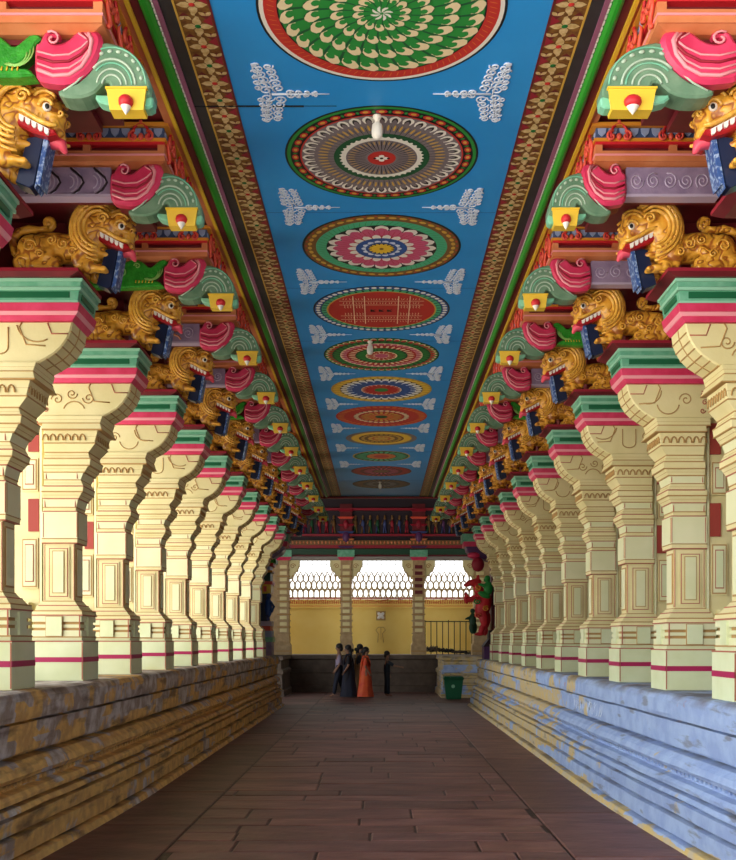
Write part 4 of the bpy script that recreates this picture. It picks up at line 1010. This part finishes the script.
# curved brackets at opening heads
for i, (cx, d) in enumerate(((-2.88, 1), (-1.24, -1), (-.90, 1), (1.04, -1), (1.40, 1), (2.97, -1))):
    mb = MB()
    pts = [(0, 2.99), (0, 2.40), (.06, 2.40), (.08, 2.48), (.16, 2.50), (.19, 2.60), (.27, 2.64), (.31, 2.76), (.34, 2.80), (.34, 2.99)]
    mb.prism([(p[0] * d, p[1]) for p in pts], 0, .25, 'cream', .01)
    mb.tube([(p[0] * d, -.01, p[1]) for p in pts[2:-1]], .012, 'line_gold', 5)
    mb.tube([(p[0] * d, -.008, p[1]) for p in spiral(.13, 2.80, .09, 1.4, 0, 1, 14)], .012, 'line_gold', 5)
    pc = (-3.05, -1.07, -1.07, 1.22, 1.22, 3.15)[i]; mb.build('scrolled_bracket', EP[pc], loc=(cx - pc, .06, 0))
# lintels, band and frieze
mb = MB()
mb.box(-6.78, 6.78, YE + .16, YE + .5, LEDGE + 3.16, 4.54 + ZC, 'mauve_dark'); mb.box(-6.78, 6.78, YE + .10, YE + .5, LEDGE + 3.0, LEDGE + 3.10, 'grey_beam'); mb.box(-6.78, 6.78, YE + .16, YE + .5, LEDGE + 3.10, LEDGE + 3.16, 'maroon')
mb.box(-6.78, 6.78, YE + .04, YE + .5, LEDGE + 3.16, LEDGE + 3.34, 'dark_green_beam'); mb.box(-6.78, 6.78, YE - .02, YE + .5, LEDGE + 3.46, LEDGE + 3.60, 'm_brown'); mb.box(-6.78, 6.78, YE + .02, YE + .5, LEDGE + 3.36, LEDGE + 3.46, 'maroon_red')
mb.box(-6.78, 6.78, YE + .0, YE + .5, LEDGE + 3.74, LEDGE + 3.80, 'maroon_red'); mb.box(-6.78, 6.78, YE + .02, YE + .5, LEDGE + 4.55, LEDGE + 4.62, 'maroon_red')
wf = mb.build('wall_far'); tag(wf, 'painted lintel and dark frieze above the far openings', 'wall', kind='structure')
for sx, nm in ((-1, 'left'), (1, 'right')):
    mb = MB(); mb.box(min(sx * 3.2, sx * 6.78), max(sx * 3.2, sx * 6.78), YE + .14, YE + .5, LEDGE + .002, LEDGE + 2.99, 'tan_stone'); o = mb.build('wall_end_' + nm); tag(o, 'cream wall beside the %s far opening' % nm, 'wall', kind='structure')
mb = MB(); rnd = random.Random(9)
for i in range(70):
    x = -4.0 + i * .115; mb.ell((x, YE - .02, LEDGE + 3.53), (.03, .03, .05), 'orange', 8, 5)
mb.build('beaded_moulding', wf)
cols = ['maroon_red', 'dusk_blue', 'dusk_purple', 'm_dkgreen', 'maroon_red', 'm_brown']  # dark hues put the far end's dimness into the frieze paint
mb = MB()
for i in range(30):
    x = -3.3 + i * .23
    if abs(x + 1.07) < .22 or abs(x - 1.22) < .22: continue
    c = cols[rnd.randrange(6)]; y = YE + .12; z = LEDGE + 3.84
    mb.ell((x, y, z + .30), (.055, .05, .12), c, 8, 6); mb.ell((x, y, z + .47), (.04, .04, .05), 'm_brown', 8, 6); mb.ell((x, y, z + .53), (.035, .035, .04), 'm_brown', 8, 5)
    mb.tube([(x - .02, y, z + .22), (x - .04, y, z)], .025, cols[rnd.randrange(6)], 5); mb.tube([(x + .02, y, z + .22), (x + .04, y, z)], .025, c, 5); mb.tube([(x - .05, y, z + .36), (x - .09, y - .03, z + .28), (x - .06, y - .05, z + .4)], .015, 'm_brown', 5)
mb.build('frieze_figures', wf)
# courtyard wall beyond the arcade
mb = MB(); mb.box(-8, 8, YE + .9, 40, LEDGE - .1, LEDGE, 'slate_ground'); o = mb.build('floor_courtyard'); tag(o, 'pale paving of the sunlit court beyond the far arcade', 'ground', kind='structure')
YW = 34.0
mb = MB(); mb.box(-8, 8, YW, YW + .3, LEDGE - .05, 1.12 + ZC, 'yellow_wall')
mb.box(-8, 8, YW - .03, YW + .33, 1.12 + ZC, 1.16 + ZC, 'yellow_wall'); mb.box(-8, 8, YW - .004, YW + .3, 1.16 + ZC, 1.42 + ZC, 'yellow_wall')
yw = mb.build('courtyard_wall'); tag(yw, 'yellow ochre wall closing the court beyond the far arcade', 'wall')
mb = MB()
for i in range(120):     # the painted line of writing, too small to read
    x = -3.6 + i * .062
    if -.75 < x + 3.6 - 3.2 < .5 and False: continue
    h = rnd.uniform(.10, .17); z0 = 1.26 + ZC
    mb.box(x, x + .022, YW - .008, YW, z0, z0 + h, 'ochre_red')
    if rnd.random() < .7: mb.box(x, x + .05, YW - .008, YW, z0 + h - .02, z0 + h, 'ochre_red')
    if rnd.random() < .5: mb.box(x, x + .045, YW - .008, YW, z0 + .03, z0 + .05, 'ochre_red')
mb.box(-8, 8, YW - .006, YW, 1.18 + ZC, 1.20 + ZC, 'ochre_red'); mb.box(-8, 8, YW - .006, YW, 1.44 + ZC, 1.47 + ZC, 'ochre_red')
mb.build('red_writing', yw)
mb = MB()
for q in range(4):
    a = PI / 4 + q * PI / 2; mb.ell((.03 + .075 * math.cos(a), YW - .006, .86 + ZC + .075 * math.sin(a)), (.075, .006, .055), 'white', 10, 6, a)
mb.box(-.13, .19, YW - .003, YW, .70 + ZC, 1.02 + ZC, 'line_gold'); mb.build('flower_mark', yw)
mb = MB()
mb.tube(xz([(x_ - .68, z_ + ZC) for x_, z_ in ((.60, -.05), (.62, .25), (.54, .37), (.62, .47), (.80, .47), (.86, .37), (.76, .25), (.80, -.05))], YW - .003), .010, 'line_gold', 4)
mb.tube(xz([(.03, .05 + ZC), (.03, .45 + ZC)], YW - .003), .010, 'line_gold', 4); mb.build('figure_drawing', yw)
# pierced screens on the wall, one behind each opening
for (x0, x1, lab, rows) in ((-3.35, -1.15, 'left', 0), (-1.15, 1.35, 'middle', 1), (1.35, 3.6, 'right', 0)):
    mb = MB(); z0 = 1.48 + ZC; H = .84; w = .19; n = int(round((x1 - x0) / w)); w = (x1 - x0) / n
    mb.box(x0, x1, YW, YW + .12, z0 - .05, z0 + .015, 'lattice')
    rh = .28
    for r in range(3):
        for i in range(n + (r % 2)):
            cx = x0 + w * (i + (.5 if r % 2 == 0 else 0)); cz = z0 + rh * (r + .5)
            if r == 2:
                mb.tube(xz([(cx - w / 2, cz - rh / 2), (cx - w / 2 + .01, cz), (cx, cz + rh * .6), (cx + w / 2 - .01, cz), (cx + w / 2, cz - rh / 2)], YW + .06), .027, 'lattice', 5)
            elif r == 0 and not rows:
                mb.tube(xz([(cx - w / 2, z0), (cx - w / 2, cz)] + arc(cx, cz, w / 2, 180, 0, 8, rh * .5) + [(cx + w / 2, z0)], YW + .06), .027, 'lattice', 5)
            else:
                mb.tube(xz([(cx + w * .5 * math.cos(a), cz + rh * .55 * math.sin(a)) for a in [2 * PI * q / 12 for q in range(13)]], YW + .06), .027, 'lattice', 5)
    o = mb.build('pierced_screen'); tag(o, 'cream pierced screen on the yellow wall seen through the %s opening' % lab, 'screen', 'pierced screens on the yellow wall')
    mb = MB()
    for i in range(int((x1 - x0) / .16)): mb.tube([(x0 + .08 + i * .16, YW + .2, z0 - .1), (x0 + .08 + i * .16, YW + .2, z0 + 1.35)], .009, 'grey_beam', 5)
    mb.tube([(x0, YW + .2, z0 + 1.15), (x1, YW + .2, z0 + 1.15)], .012, 'grey_beam', 5)
    o = mb.build('bar_grille'); tag(o, 'thin vertical bars above the pierced screen in the %s opening' % lab, 'grille', 'bar grilles above the screens')
# railing in the right opening and heap of rope
t = thing('iron_railing', 'dark iron railing standing in the right far opening', 'railing', (1.45, YE + 1.15, LEDGE))
mb = MB(); mb.box(0, 1.55, 0, .03, 1.06, 1.09, 'iron'); mb.box(0, 1.55, 0, .03, .10, .13, 'iron'); mb.build('rail', t)
for i in range(9):
    mb = MB(); mb.tube([(.02 + i * .19, .015, 0), (.02 + i * .19, .015, 1.12 if i % 4 == 0 else 1.07)], .014, 'iron', 6); mb.build('bar', t)
mb = MB(); rnd = random.Random(11)
for i in range(26):
    cx = rnd.uniform(.1, 1.4); hgt = .26 * (1 - cx / 1.6); pts = [(cx + .14 * math.cos(a + i), .25 + .08 * math.sin(a), .03 + hgt * rnd.uniform(.3, 1) + .02 * math.sin(3 * a)) for a in [q * .8 for q in range(9)]]
    mb.tube(pts, .022, 'dark_stone' if i % 2 else 'iron', 5)
o = mb.build('rope_heap', loc=(1.50, YE + .62, LEDGE)); tag(o, 'heap of dark coiled rope and cloth before the iron railing', 'rope', kind='stuff')

# ------------------------------------------------------------------ green bin
t = thing('waste_bin', 'green plastic waste bin on the floor at the far right by the plinth end', 'bin', (2.02, 27.55, 0))
mb = MB(); mb.fr((-.20, .20, -.17, .17), (-.26, .26, -.22, .22), 0, .56, 'bin_green'); mb.box(-.28, .28, -.24, .24, .54, .575, 'bin_green'); mb.build('body', t, bevel=.015)
mb = MB(); mb.fr((-.29, .29, -.25, .25), (-.24, .24, -.20, .20), .575, .63, 'bin_green'); mb.tube([(-.1, -.25, .60), (-.1, -.285, .585), (.1, -.285, .585), (.1, -.25, .60)], .012, 'bin_green', 6); mb.build('lid', t, bevel=.01)
mb = MB(); mb.ell((-.02, -.205, .36), (.05, .012, .05), 'cap_green_light', 10, 6); mb.build('badge', t)

# ------------------------------------------------------------------ painted sculptures on the last pillars
def last_pillar(s):
    y = Y0 + BAY * 11; t = thing('temple_pillar', '', 'pillar', (s * 2.58 + DX[s], y, LEDGE + LUP[s] + .002)); t.scale = (1, 1, PSC[s]); fl = s < 0
    if s < 0:
        seq = [(0, .34, .0, 'mauve'), (.34, .46, -.03, 'mint_green'), (.46, .62, .0, 'scale_blue_light'), (.62, .74, .03, 'coral'), (.74, .86, 0, 'mauve_light')]
        m = MB()
        for (a, b, u, c) in seq: m.box(u, .5, 0, .55, a, b, c)
        m.build('base', t, flip=fl); m = MB(); m.box(.10, .5, .05, .5, .86, 1.55, 'navy'); m.build('shaft', t, flip=fl)
        m = MB(); m.ell((.08, .02, 1.2), (.09, .10, .26), 'm_blue'); m.ell((.06, -.04, 1.48), (.06, .07, .08), 'm_blue'); m.tube([(.02, -.02, 1.35), (-.06, -.06, 1.22), (.0, -.08, 1.08)], .03, 'm_blue'); m.tube([(.1, -.02, 1.0), (.06, -.06, .88)], .04, 'dusk_blue')
        m.build('blue_figure', t, flip=fl)
        m = MB()
        for (a, b, u, c) in ((1.55, 1.78, .02, 'yellow'), (1.78, 1.86, -.02, 'coral'), (1.86, 2.08, .03, 'dark_green_beam'), (2.08, 2.14, -.02, 'amber'), (2.14, 2.24, .03, 'scale_blue_light'), (2.24, 2.32, -.04, 'red'), (2.32, 2.42, -.10, 'bright_green')): m.box(u, .5, 0, .55, a, b, c)
        m.box(.12, .2, -.01, .1, 1.6, 1.74, 'coral'); m.box(.3, .38, -.01, .1, 1.6, 1.74, 'coral')
        m.build('painted_bands', t, flip=fl)
        m = MB(); m.prism([(.0, 2.42), (-.12, 2.50), (-.24, 2.56), (-.30, 2.66), (-.30, 2.74), (.7, 2.74), (.5, 2.42)], .03, .53, 'mauve', .02)
        for i in range(5): m.tube(xz(spiral(-.15 + i * .11, 2.62, .06, 1.3, i, 1, 12), .025), .012, 'mauve_light', 5)
        m.build('corbel', t, flip=fl)
        lab = 'last pillar of the left row, painted in coloured bands with a blue figure'
    else:
        m = MB(); m.box(.0, .5, 0, .55, 0, .3, 'dusk_purple'); m.fr((-.02, .5, -.02, .55), (.1, .5, .06, .55), .3, .5, 'mauve_dark'); m.box(.1, .5, .1, .55, .5, .7, 'mauve_dark'); m.build('base', t)
        m = MB(); m.box(.14, .5, .12, .5, .7, 2.45, 'maroon'); m.build('shaft', t)
        def g(name, items, c):
            m = MB()
            for (p, r, ro) in items: m.ell(p, r, c, 12, 8, ro)
            return remesh(m, name, t, False, .02, 2)
        # rearing beast in red
        g('rearing_beast', [((-.02, -.02, 1.30), (.15, .16, .34), -.2), ((-.10, -.04, 1.66), (.10, .12, .20), .3), ((-.20, -.05, 1.86), (.16, .09, .085), .25), ((-.33, -.05, 1.80), (.07, .06, .05), .2), ((-.12, -.05, 1.98), (.03, .08, .07), 0),
                            ((-.20, .04, 1.50), (.15, .05, .05), .5), ((-.22, -.12, 1.44), (.15, .05, .05), .3), ((-.33, .04, 1.55), (.04, .045, .10), .2), ((-.35, -.12, 1.43), (.04, .045, .10), .2),
                            ((-.02, -.12, .98), (.09, .07, .22), .15), ((.04, .06, .95), (.09, .07, .22), -.1), ((-.06, -.12, .72), (.06, .05, .14), -.2), ((.02, .06, .70), (.06, .05, .14), 0), ((-.10, -.12, .60), (.10, .06, .04), 0)], 'red')
        g('rider', [((.06, -.18, 1.72), (.09, .08, .17), 0), ((.04, -.20, 1.95), (.06, .06, .075), 0), ((-.02, -.20, 1.55), (.14, .06, .07), -.6), ((-.04, -.22, 1.78), (.12, .035, .04), -.4)], 'm_green')
        g('attendant', [((-.22, .0, .95), (.07, .07, .17), 0), ((-.22, -.02, 1.17), (.05, .05, .06), 0), ((-.24, -.02, .74), (.05, .05, .14), .1), ((-.18, .02, .74), (.05, .05, .14), -.1), ((-.30, -.04, 1.0), (.09, .03, .03), .5)], 'dark_green_beam')
        m = MB(); m.box(.18, .30, -.16, .05, 1.3, 2.15, 'dark_green_beam')
        for i in range(6): m.tube(xz(spiral(-.14 + (i % 2) * .16, 1.05 + i * .17, .07, 1.3, i, 1, 12), -.20), .016, ('coral', 'amber', 'm_green')[i % 3], 5)
        m.build('backdrop', t)
        m = MB(); m.prism([(.1, 2.40), (-.06, 2.46), (-.22, 2.52), (-.32, 2.64), (-.34, 2.74), (.7, 2.74), (.5, 2.40)], .0, .53, 'dusk_purple', .02); m.ell((-.12, -.02, 2.30), (.12, .1, .18), 'maroon_red'); m.ell((-.2, -.02, 2.52), (.12, .08, .08), 'pink')
        m.build('corbel', t)
        lab = 'last pillar of the right row, carved with a red rearing beast and green rider'
    m = MB(); m.box(-.38, .87, -.01, .57, 2.74, 2.86, 'pink'); m.box(-.41, .87, -.03, .59, 2.86, 3.045, 'cap_green'); m.build('abacus', t, flip=fl)
    if s > 0: t.scale = (1.3, 1, 1)
    tag(t, lab, 'pillar')
last_pillar(-1); last_pillar(1)

# ------------------------------------------------------------------ people
def skin_body(name, joints, edges, mat_name, parent, sub=2):
    me = bpy.data.meshes.new(name); names = list(joints)
    me.from_pydata([joints[n][:3] for n in names], [(names.index(a), names.index(b)) for a, b in edges], [])
    o = bpy.data.objects.new(name, me); C.objects.link(o); o.parent = parent
    md = o.modifiers.new('skin', 'SKIN'); md.use_smooth_shade = True
    sv = me.skin_vertices[0].data
    for i, n in enumerate(names):
        r = joints[n][3]; sv[i].radius = r if isinstance(r, tuple) else (r, r)
        sv[i].use_root = (i == 0)
    m2 = o.modifiers.new('sub', 'SUBSURF'); m2.levels = sub; m2.render_levels = sub
    bake(o); o.data.materials.clear(); o.data.materials.append(M[mat_name])
    for p in o.data.polygons: p.use_smooth = True; p.material_index = 0
    return o
mat('shirt_lilac', (0.26, 0.22, 0.32), 0.8); mat('cloth_navy', (0.012, 0.014, 0.028), 0.8); mat('cloth_black', (0.010, 0.009, 0.014), 0.8); mat('sari_red', (0.62, 0.05, 0.02), 0.6, (0.70, 0.12, 0.02), 8); mat('cloth_teal', (0.012, 0.02, 0.03), 0.8)
def person(label, x, y, h, face, top, legs, sari=None, arms='down', stride=.12, back_hair=False):
    """face: -1 looks left (-x), +1 looks right; body built in profile, then scaled to height h (1.6 nominal)"""
    h *= .96; k = h / 1.6; t = thing('person', label, 'person', (x, y, 0)); d = face
    if arms == 'reach': la = [(.05 * d, -.16, 1.22, .045), (.24 * d, -.17, 1.10, .036), (.44 * d, -.16, 1.06, .026)]; ra = [(.0, .17, 1.24, .045), (.02 * d, .19, 1.0, .036), (.08 * d, .17, .80, .026)]
    else: la = [(.0, -.17, 1.24, .045), (-.02 * d, -.20, 1.0, .036), (.09 * d, -.19, .82, .026)]; ra = [(.0, .17, 1.24, .045), (.03 * d, .19, 1.0, .036), (.12 * d, .17, .84, .026)]
    J = {'pelvis': (0, 0, .88, (.12, .10)), 'waist': (0, 0, 1.02, (.10, .085)), 'chest': (.0, 0, 1.22, (.125, .095)), 'neck': (.01 * d, 0, 1.35, .045), 'head0': (.02 * d, 0, 1.42, .065), 'head1': (.03 * d, 0, 1.50, .085), 'head2': (.02 * d, 0, 1.57, .06), 'nose': (.12 * d, 0, 1.475, .014),
         'hl': (.0, -.09, .84, .085), 'kl': (stride * .6 * d, -.09, .47, .058), 'al': (stride * d, -.09, .08, .036), 'tl': ((stride + .13) * d, -.09, .035, .032),
         'hr': (.0, .09, .84, .085), 'kr': (-stride * .2 * d, .09, .47, .058), 'ar': (-stride * d, .09, .08, .036), 'tr': ((-stride + .13) * d, .09, .035, .032)}
    E = [('pelvis', 'waist'), ('waist', 'chest'), ('chest', 'neck'), ('neck', 'head0'), ('head0', 'head1'), ('head1', 'head2'), ('head1', 'nose'), ('pelvis', 'hl'), ('hl', 'kl'), ('kl', 'al'), ('al', 'tl'), ('pelvis', 'hr'), ('hr', 'kr'), ('kr', 'ar'), ('ar', 'tr')]
    for n, L in (('l', la), ('r', ra)):
        prev = 'chest'
        for i, p in enumerate(L): J[n + 'a%d' % i] = p; E.append((prev, n + 'a%d' % i)); prev = n + 'a%d' % i
        hx, hy, hz, _ = L[-1]; q = L[-2]; dv = (Vector((hx, hy, hz)) - Vector(q[:3])).normalized()
        J[n + 'palm'] = (hx + dv.x * .06, hy + dv.y * .06, hz + dv.z * .06, (.030, .018)); E.append((prev, n + 'palm'))
        for f in range(4):
            o_ = (f - 1.5) * .016; px, py, pz = hx + dv.x * .10, hy + dv.y * .1, hz + dv.z * .10; ln = (.045, .055, .05, .038)[f]
            J[n + 'f%d' % f] = (px + dv.x * ln * .4 + o_ * abs(dv.z), py, pz + dv.z * ln * .4 + o_ * abs(dv.x), .009); J[n + 'g%d' % f] = (px + dv.x * ln + o_ * abs(dv.z), py + .01, pz + dv.z * ln + o_ * abs(dv.x), .008)
            E += [(n + 'palm', n + 'f%d' % f), (n + 'f%d' % f, n + 'g%d' % f)]
        J[n + 'th'] = (hx + dv.x * .07 + .03 * d * abs(dv.z), hy, hz + dv.z * .07 + .035 * abs(dv.x), .010); E.append((n + 'palm', n + 'th'))
    sc = {n: (p[0] * k, p[1] * k, p[2] * k, tuple(q * k for q in p[3]) if isinstance(p[3], tuple) else p[3] * k) for n, p in J.items()}
    skin_body('body', sc, E, 'skin', t)
    def sub(keys, edges, grow, m, name):
        jj = {n: (sc[n][0], sc[n][1], sc[n][2], tuple(q + grow for q in sc[n][3]) if isinstance(sc[n][3], tuple) else sc[n][3] + grow) for n in keys}
        return skin_body(name, jj, edges, m, t)
    sub(['waist', 'pelvis', 'chest', 'la0', 'la1', 'ra0', 'ra1'], [('waist', 'pelvis'), ('waist', 'chest'), ('chest', 'la0'), ('la0', 'la1'), ('chest', 'ra0'), ('ra0', 'ra1')], .022, top, 'shirt')
    if legs: sub(['pelvis', 'waist', 'hl', 'kl', 'al', 'hr', 'kr', 'ar'], [('pelvis', 'waist'), ('pelvis', 'hl'), ('hl', 'kl'), ('kl', 'al'), ('pelvis', 'hr'), ('hr', 'kr'), ('kr', 'ar')], .020, legs, 'trousers')
    if sari:
        mb = MB(); n = 28; vs = []; fs = []
        lv = [(1.0, .13, .12), (.88, .16, .145), (.65, .19, .16), (.35, .22, .18), (.10, .27, .21), (.03, .28, .22)]
        for j, (z, rx, ry) in enumerate(lv):
            for i in range(n):
                a = 2 * PI * i / n; w = 1 + .07 * math.sin(a * 9) * (1.02 - z); vs.append(((rx * w * math.cos(a) - .03 * d * (1 - z)) * k, ry * w * math.sin(a) * k, z * k))
        for j in range(len(lv) - 1):
            for i in range(n): q = (i + 1) % n; fs.append((j * n + q, j * n + i, (j + 1) * n + i, (j + 1) * n + q))
        mb.add(vs, fs, sari, True); mb.build('skirt', t)
        mb = MB(); P = [(.13 * d, -.05, 1.0), (.12 * d, -.10, 1.15), (.05 * d, -.14, 1.32), (-.08 * d, -.12, 1.32), (-.14 * d, -.08, 1.1), (-.17 * d, -.06, .8), (-.19 * d, -.05, .55)]
        for o_ in (0, .03, .06): mb.tube([((p[0]) * k, (p[1] + o_) * k, p[2] * k) for p in P], .028 * k, sari, 6)
        mb.build('shawl', t)
    mb = MB(); mb.ell((.0 * d * k, 0, 1.53 * k), (.105 * k, .095 * k, .095 * k), 'hair', 14, 10, -.3 * d)
    mb.ell((-.055 * d * k, 0, 1.46 * k), (.06 * k, .075 * k, .085 * k), 'hair', 12, 8)
    if back_hair: mb.ell((-.08 * d * k, 0, 1.34 * k), (.05 * k, .07 * k, .14 * k), 'hair', 12, 8); mb.ell((-.12 * d * k, 0, 1.45 * k), (.06 * k, .055 * k, .055 * k), 'hair', 10, 8)
    mb.build('hair', t)
    mb = MB()
    for sy in (-1, 1): mb.ell((.105 * d * k, sy * .03 * k, 1.50 * k), (.010 * k, .012 * k, .009 * k), 'white', 8, 6); mb.ell((.113 * d * k, sy * .03 * k, 1.50 * k), (.005 * k, .006 * k, .006 * k), 'black', 6, 5)
    mb.build('eyes', t)
    return t
person('person in pale lilac shirt and dark trousers, leftmost of the far group', -1.16, 28.5, 1.58, -1, 'shirt_lilac', 'cloth_navy', stride=.16)
person('person in black clothes standing close behind the one in the lilac shirt', -.90, 28.3, 1.54, -1, 'cloth_black', 'cloth_black', sari='cloth_navy', stride=.08, back_hair=True)
person('dark-haired person half hidden behind the one in the red sari', -.58, 28.9, 1.56, 1, 'cloth_black', None, sari='m_brown', stride=.06, back_hair=True)
person('person in an orange red sari at the middle of the far group', -.40, 28.3, 1.48, 1, 'sari_red', None, sari='sari_red', stride=.06, back_hair=True)
person('child in dark clothes reaching one arm to the right, apart from the group', .20, 28.7, 1.36, 1, 'cloth_teal', 'cloth_teal', arms='reach', stride=.05)

# ------------------------------------------------------------------ camera, world, sun
cam = bpy.data.cameras.new('camera'); co = bpy.data.objects.new('camera', cam); C.objects.link(co)
co.location = (0, 0, ZC); co.rotation_euler = (PI / 2, 0, 0)
cam.sensor_fit = 'HORIZONTAL'; cam.sensor_width = 36; cam.lens = 36 * 1000 / 736
cam.shift_x = -(380 - 368) / 736; cam.shift_y = (641 - 430) / 736
cam.clip_end = 200
sc = bpy.context.scene; sc.camera = co

w = bpy.data.worlds.new('world'); sc.world = w; w.use_nodes = True; nt = w.node_tree; L = nt.links.new
bg = nt.nodes['Background']; tc = nt.nodes.new('ShaderNodeTexCoord')
def dotn(v):
    d = nt.nodes.new('ShaderNodeVectorMath'); d.operation = 'DOT_PRODUCT'; L(tc.outputs['Generated'], d.inputs[0]); d.inputs[1].default_value = Vector(v).normalized(); return d.outputs['Value']
def mrange(v, a, b, c, d):
    r = nt.nodes.new('ShaderNodeMapRange'); L(v, r.inputs[0]); r.interpolation_type = 'SMOOTHSTEP'
    for i, q in enumerate((a, b, c, d)): r.inputs[i + 1].default_value = q
    return r.outputs[0]
def madd(a, k, b):
    x = nt.nodes.new('ShaderNodeMath'); x.operation = 'MULTIPLY_ADD'; L(a, x.inputs[0]); x.inputs[1].default_value = k
    if isinstance(b, float): x.inputs[2].default_value = b
    else: L(b, x.inputs[2])
    return x.outputs[0]
WL = mrange(dotn((-.94, -.33, .08)), .35, 1.0, 0.0, 1.0)      # bright open side, behind and left of the camera
WG = mrange(dotn((-.1, -.62, -.75)), .35, 1.0, 0.0, 1.0)       # added glow from below, behind the camera, to brighten the near ceiling
WF = mrange(dotn((0, 1, .12)), .85, 1.0, 0.0, 1.0)            # bright sky beyond the court
tot = madd(WL, 6.0, madd(WG, 3.6, madd(WF, 1.6, 0.78)))
cr = nt.nodes.new('ShaderNodeMix'); cr.data_type = 'RGBA'; L(mrange(dotn((0, 0, 1)), -.15, .15, 0, 1), cr.inputs[0])
cr.inputs[6].default_value = (1.0, 0.91, 0.76, 1); cr.inputs[7].default_value = (0.92, 0.97, 1.0, 1)
L(cr.outputs[2], bg.inputs['Color']); L(tot, bg.inputs['Strength'])

sc.view_settings.view_transform = 'Standard'; sc.view_settings.look = 'None'; sc.view_settings.exposure = -0.1; sc.view_settings.gamma = 1.0
sc.view_settings.use_curve_mapping = False
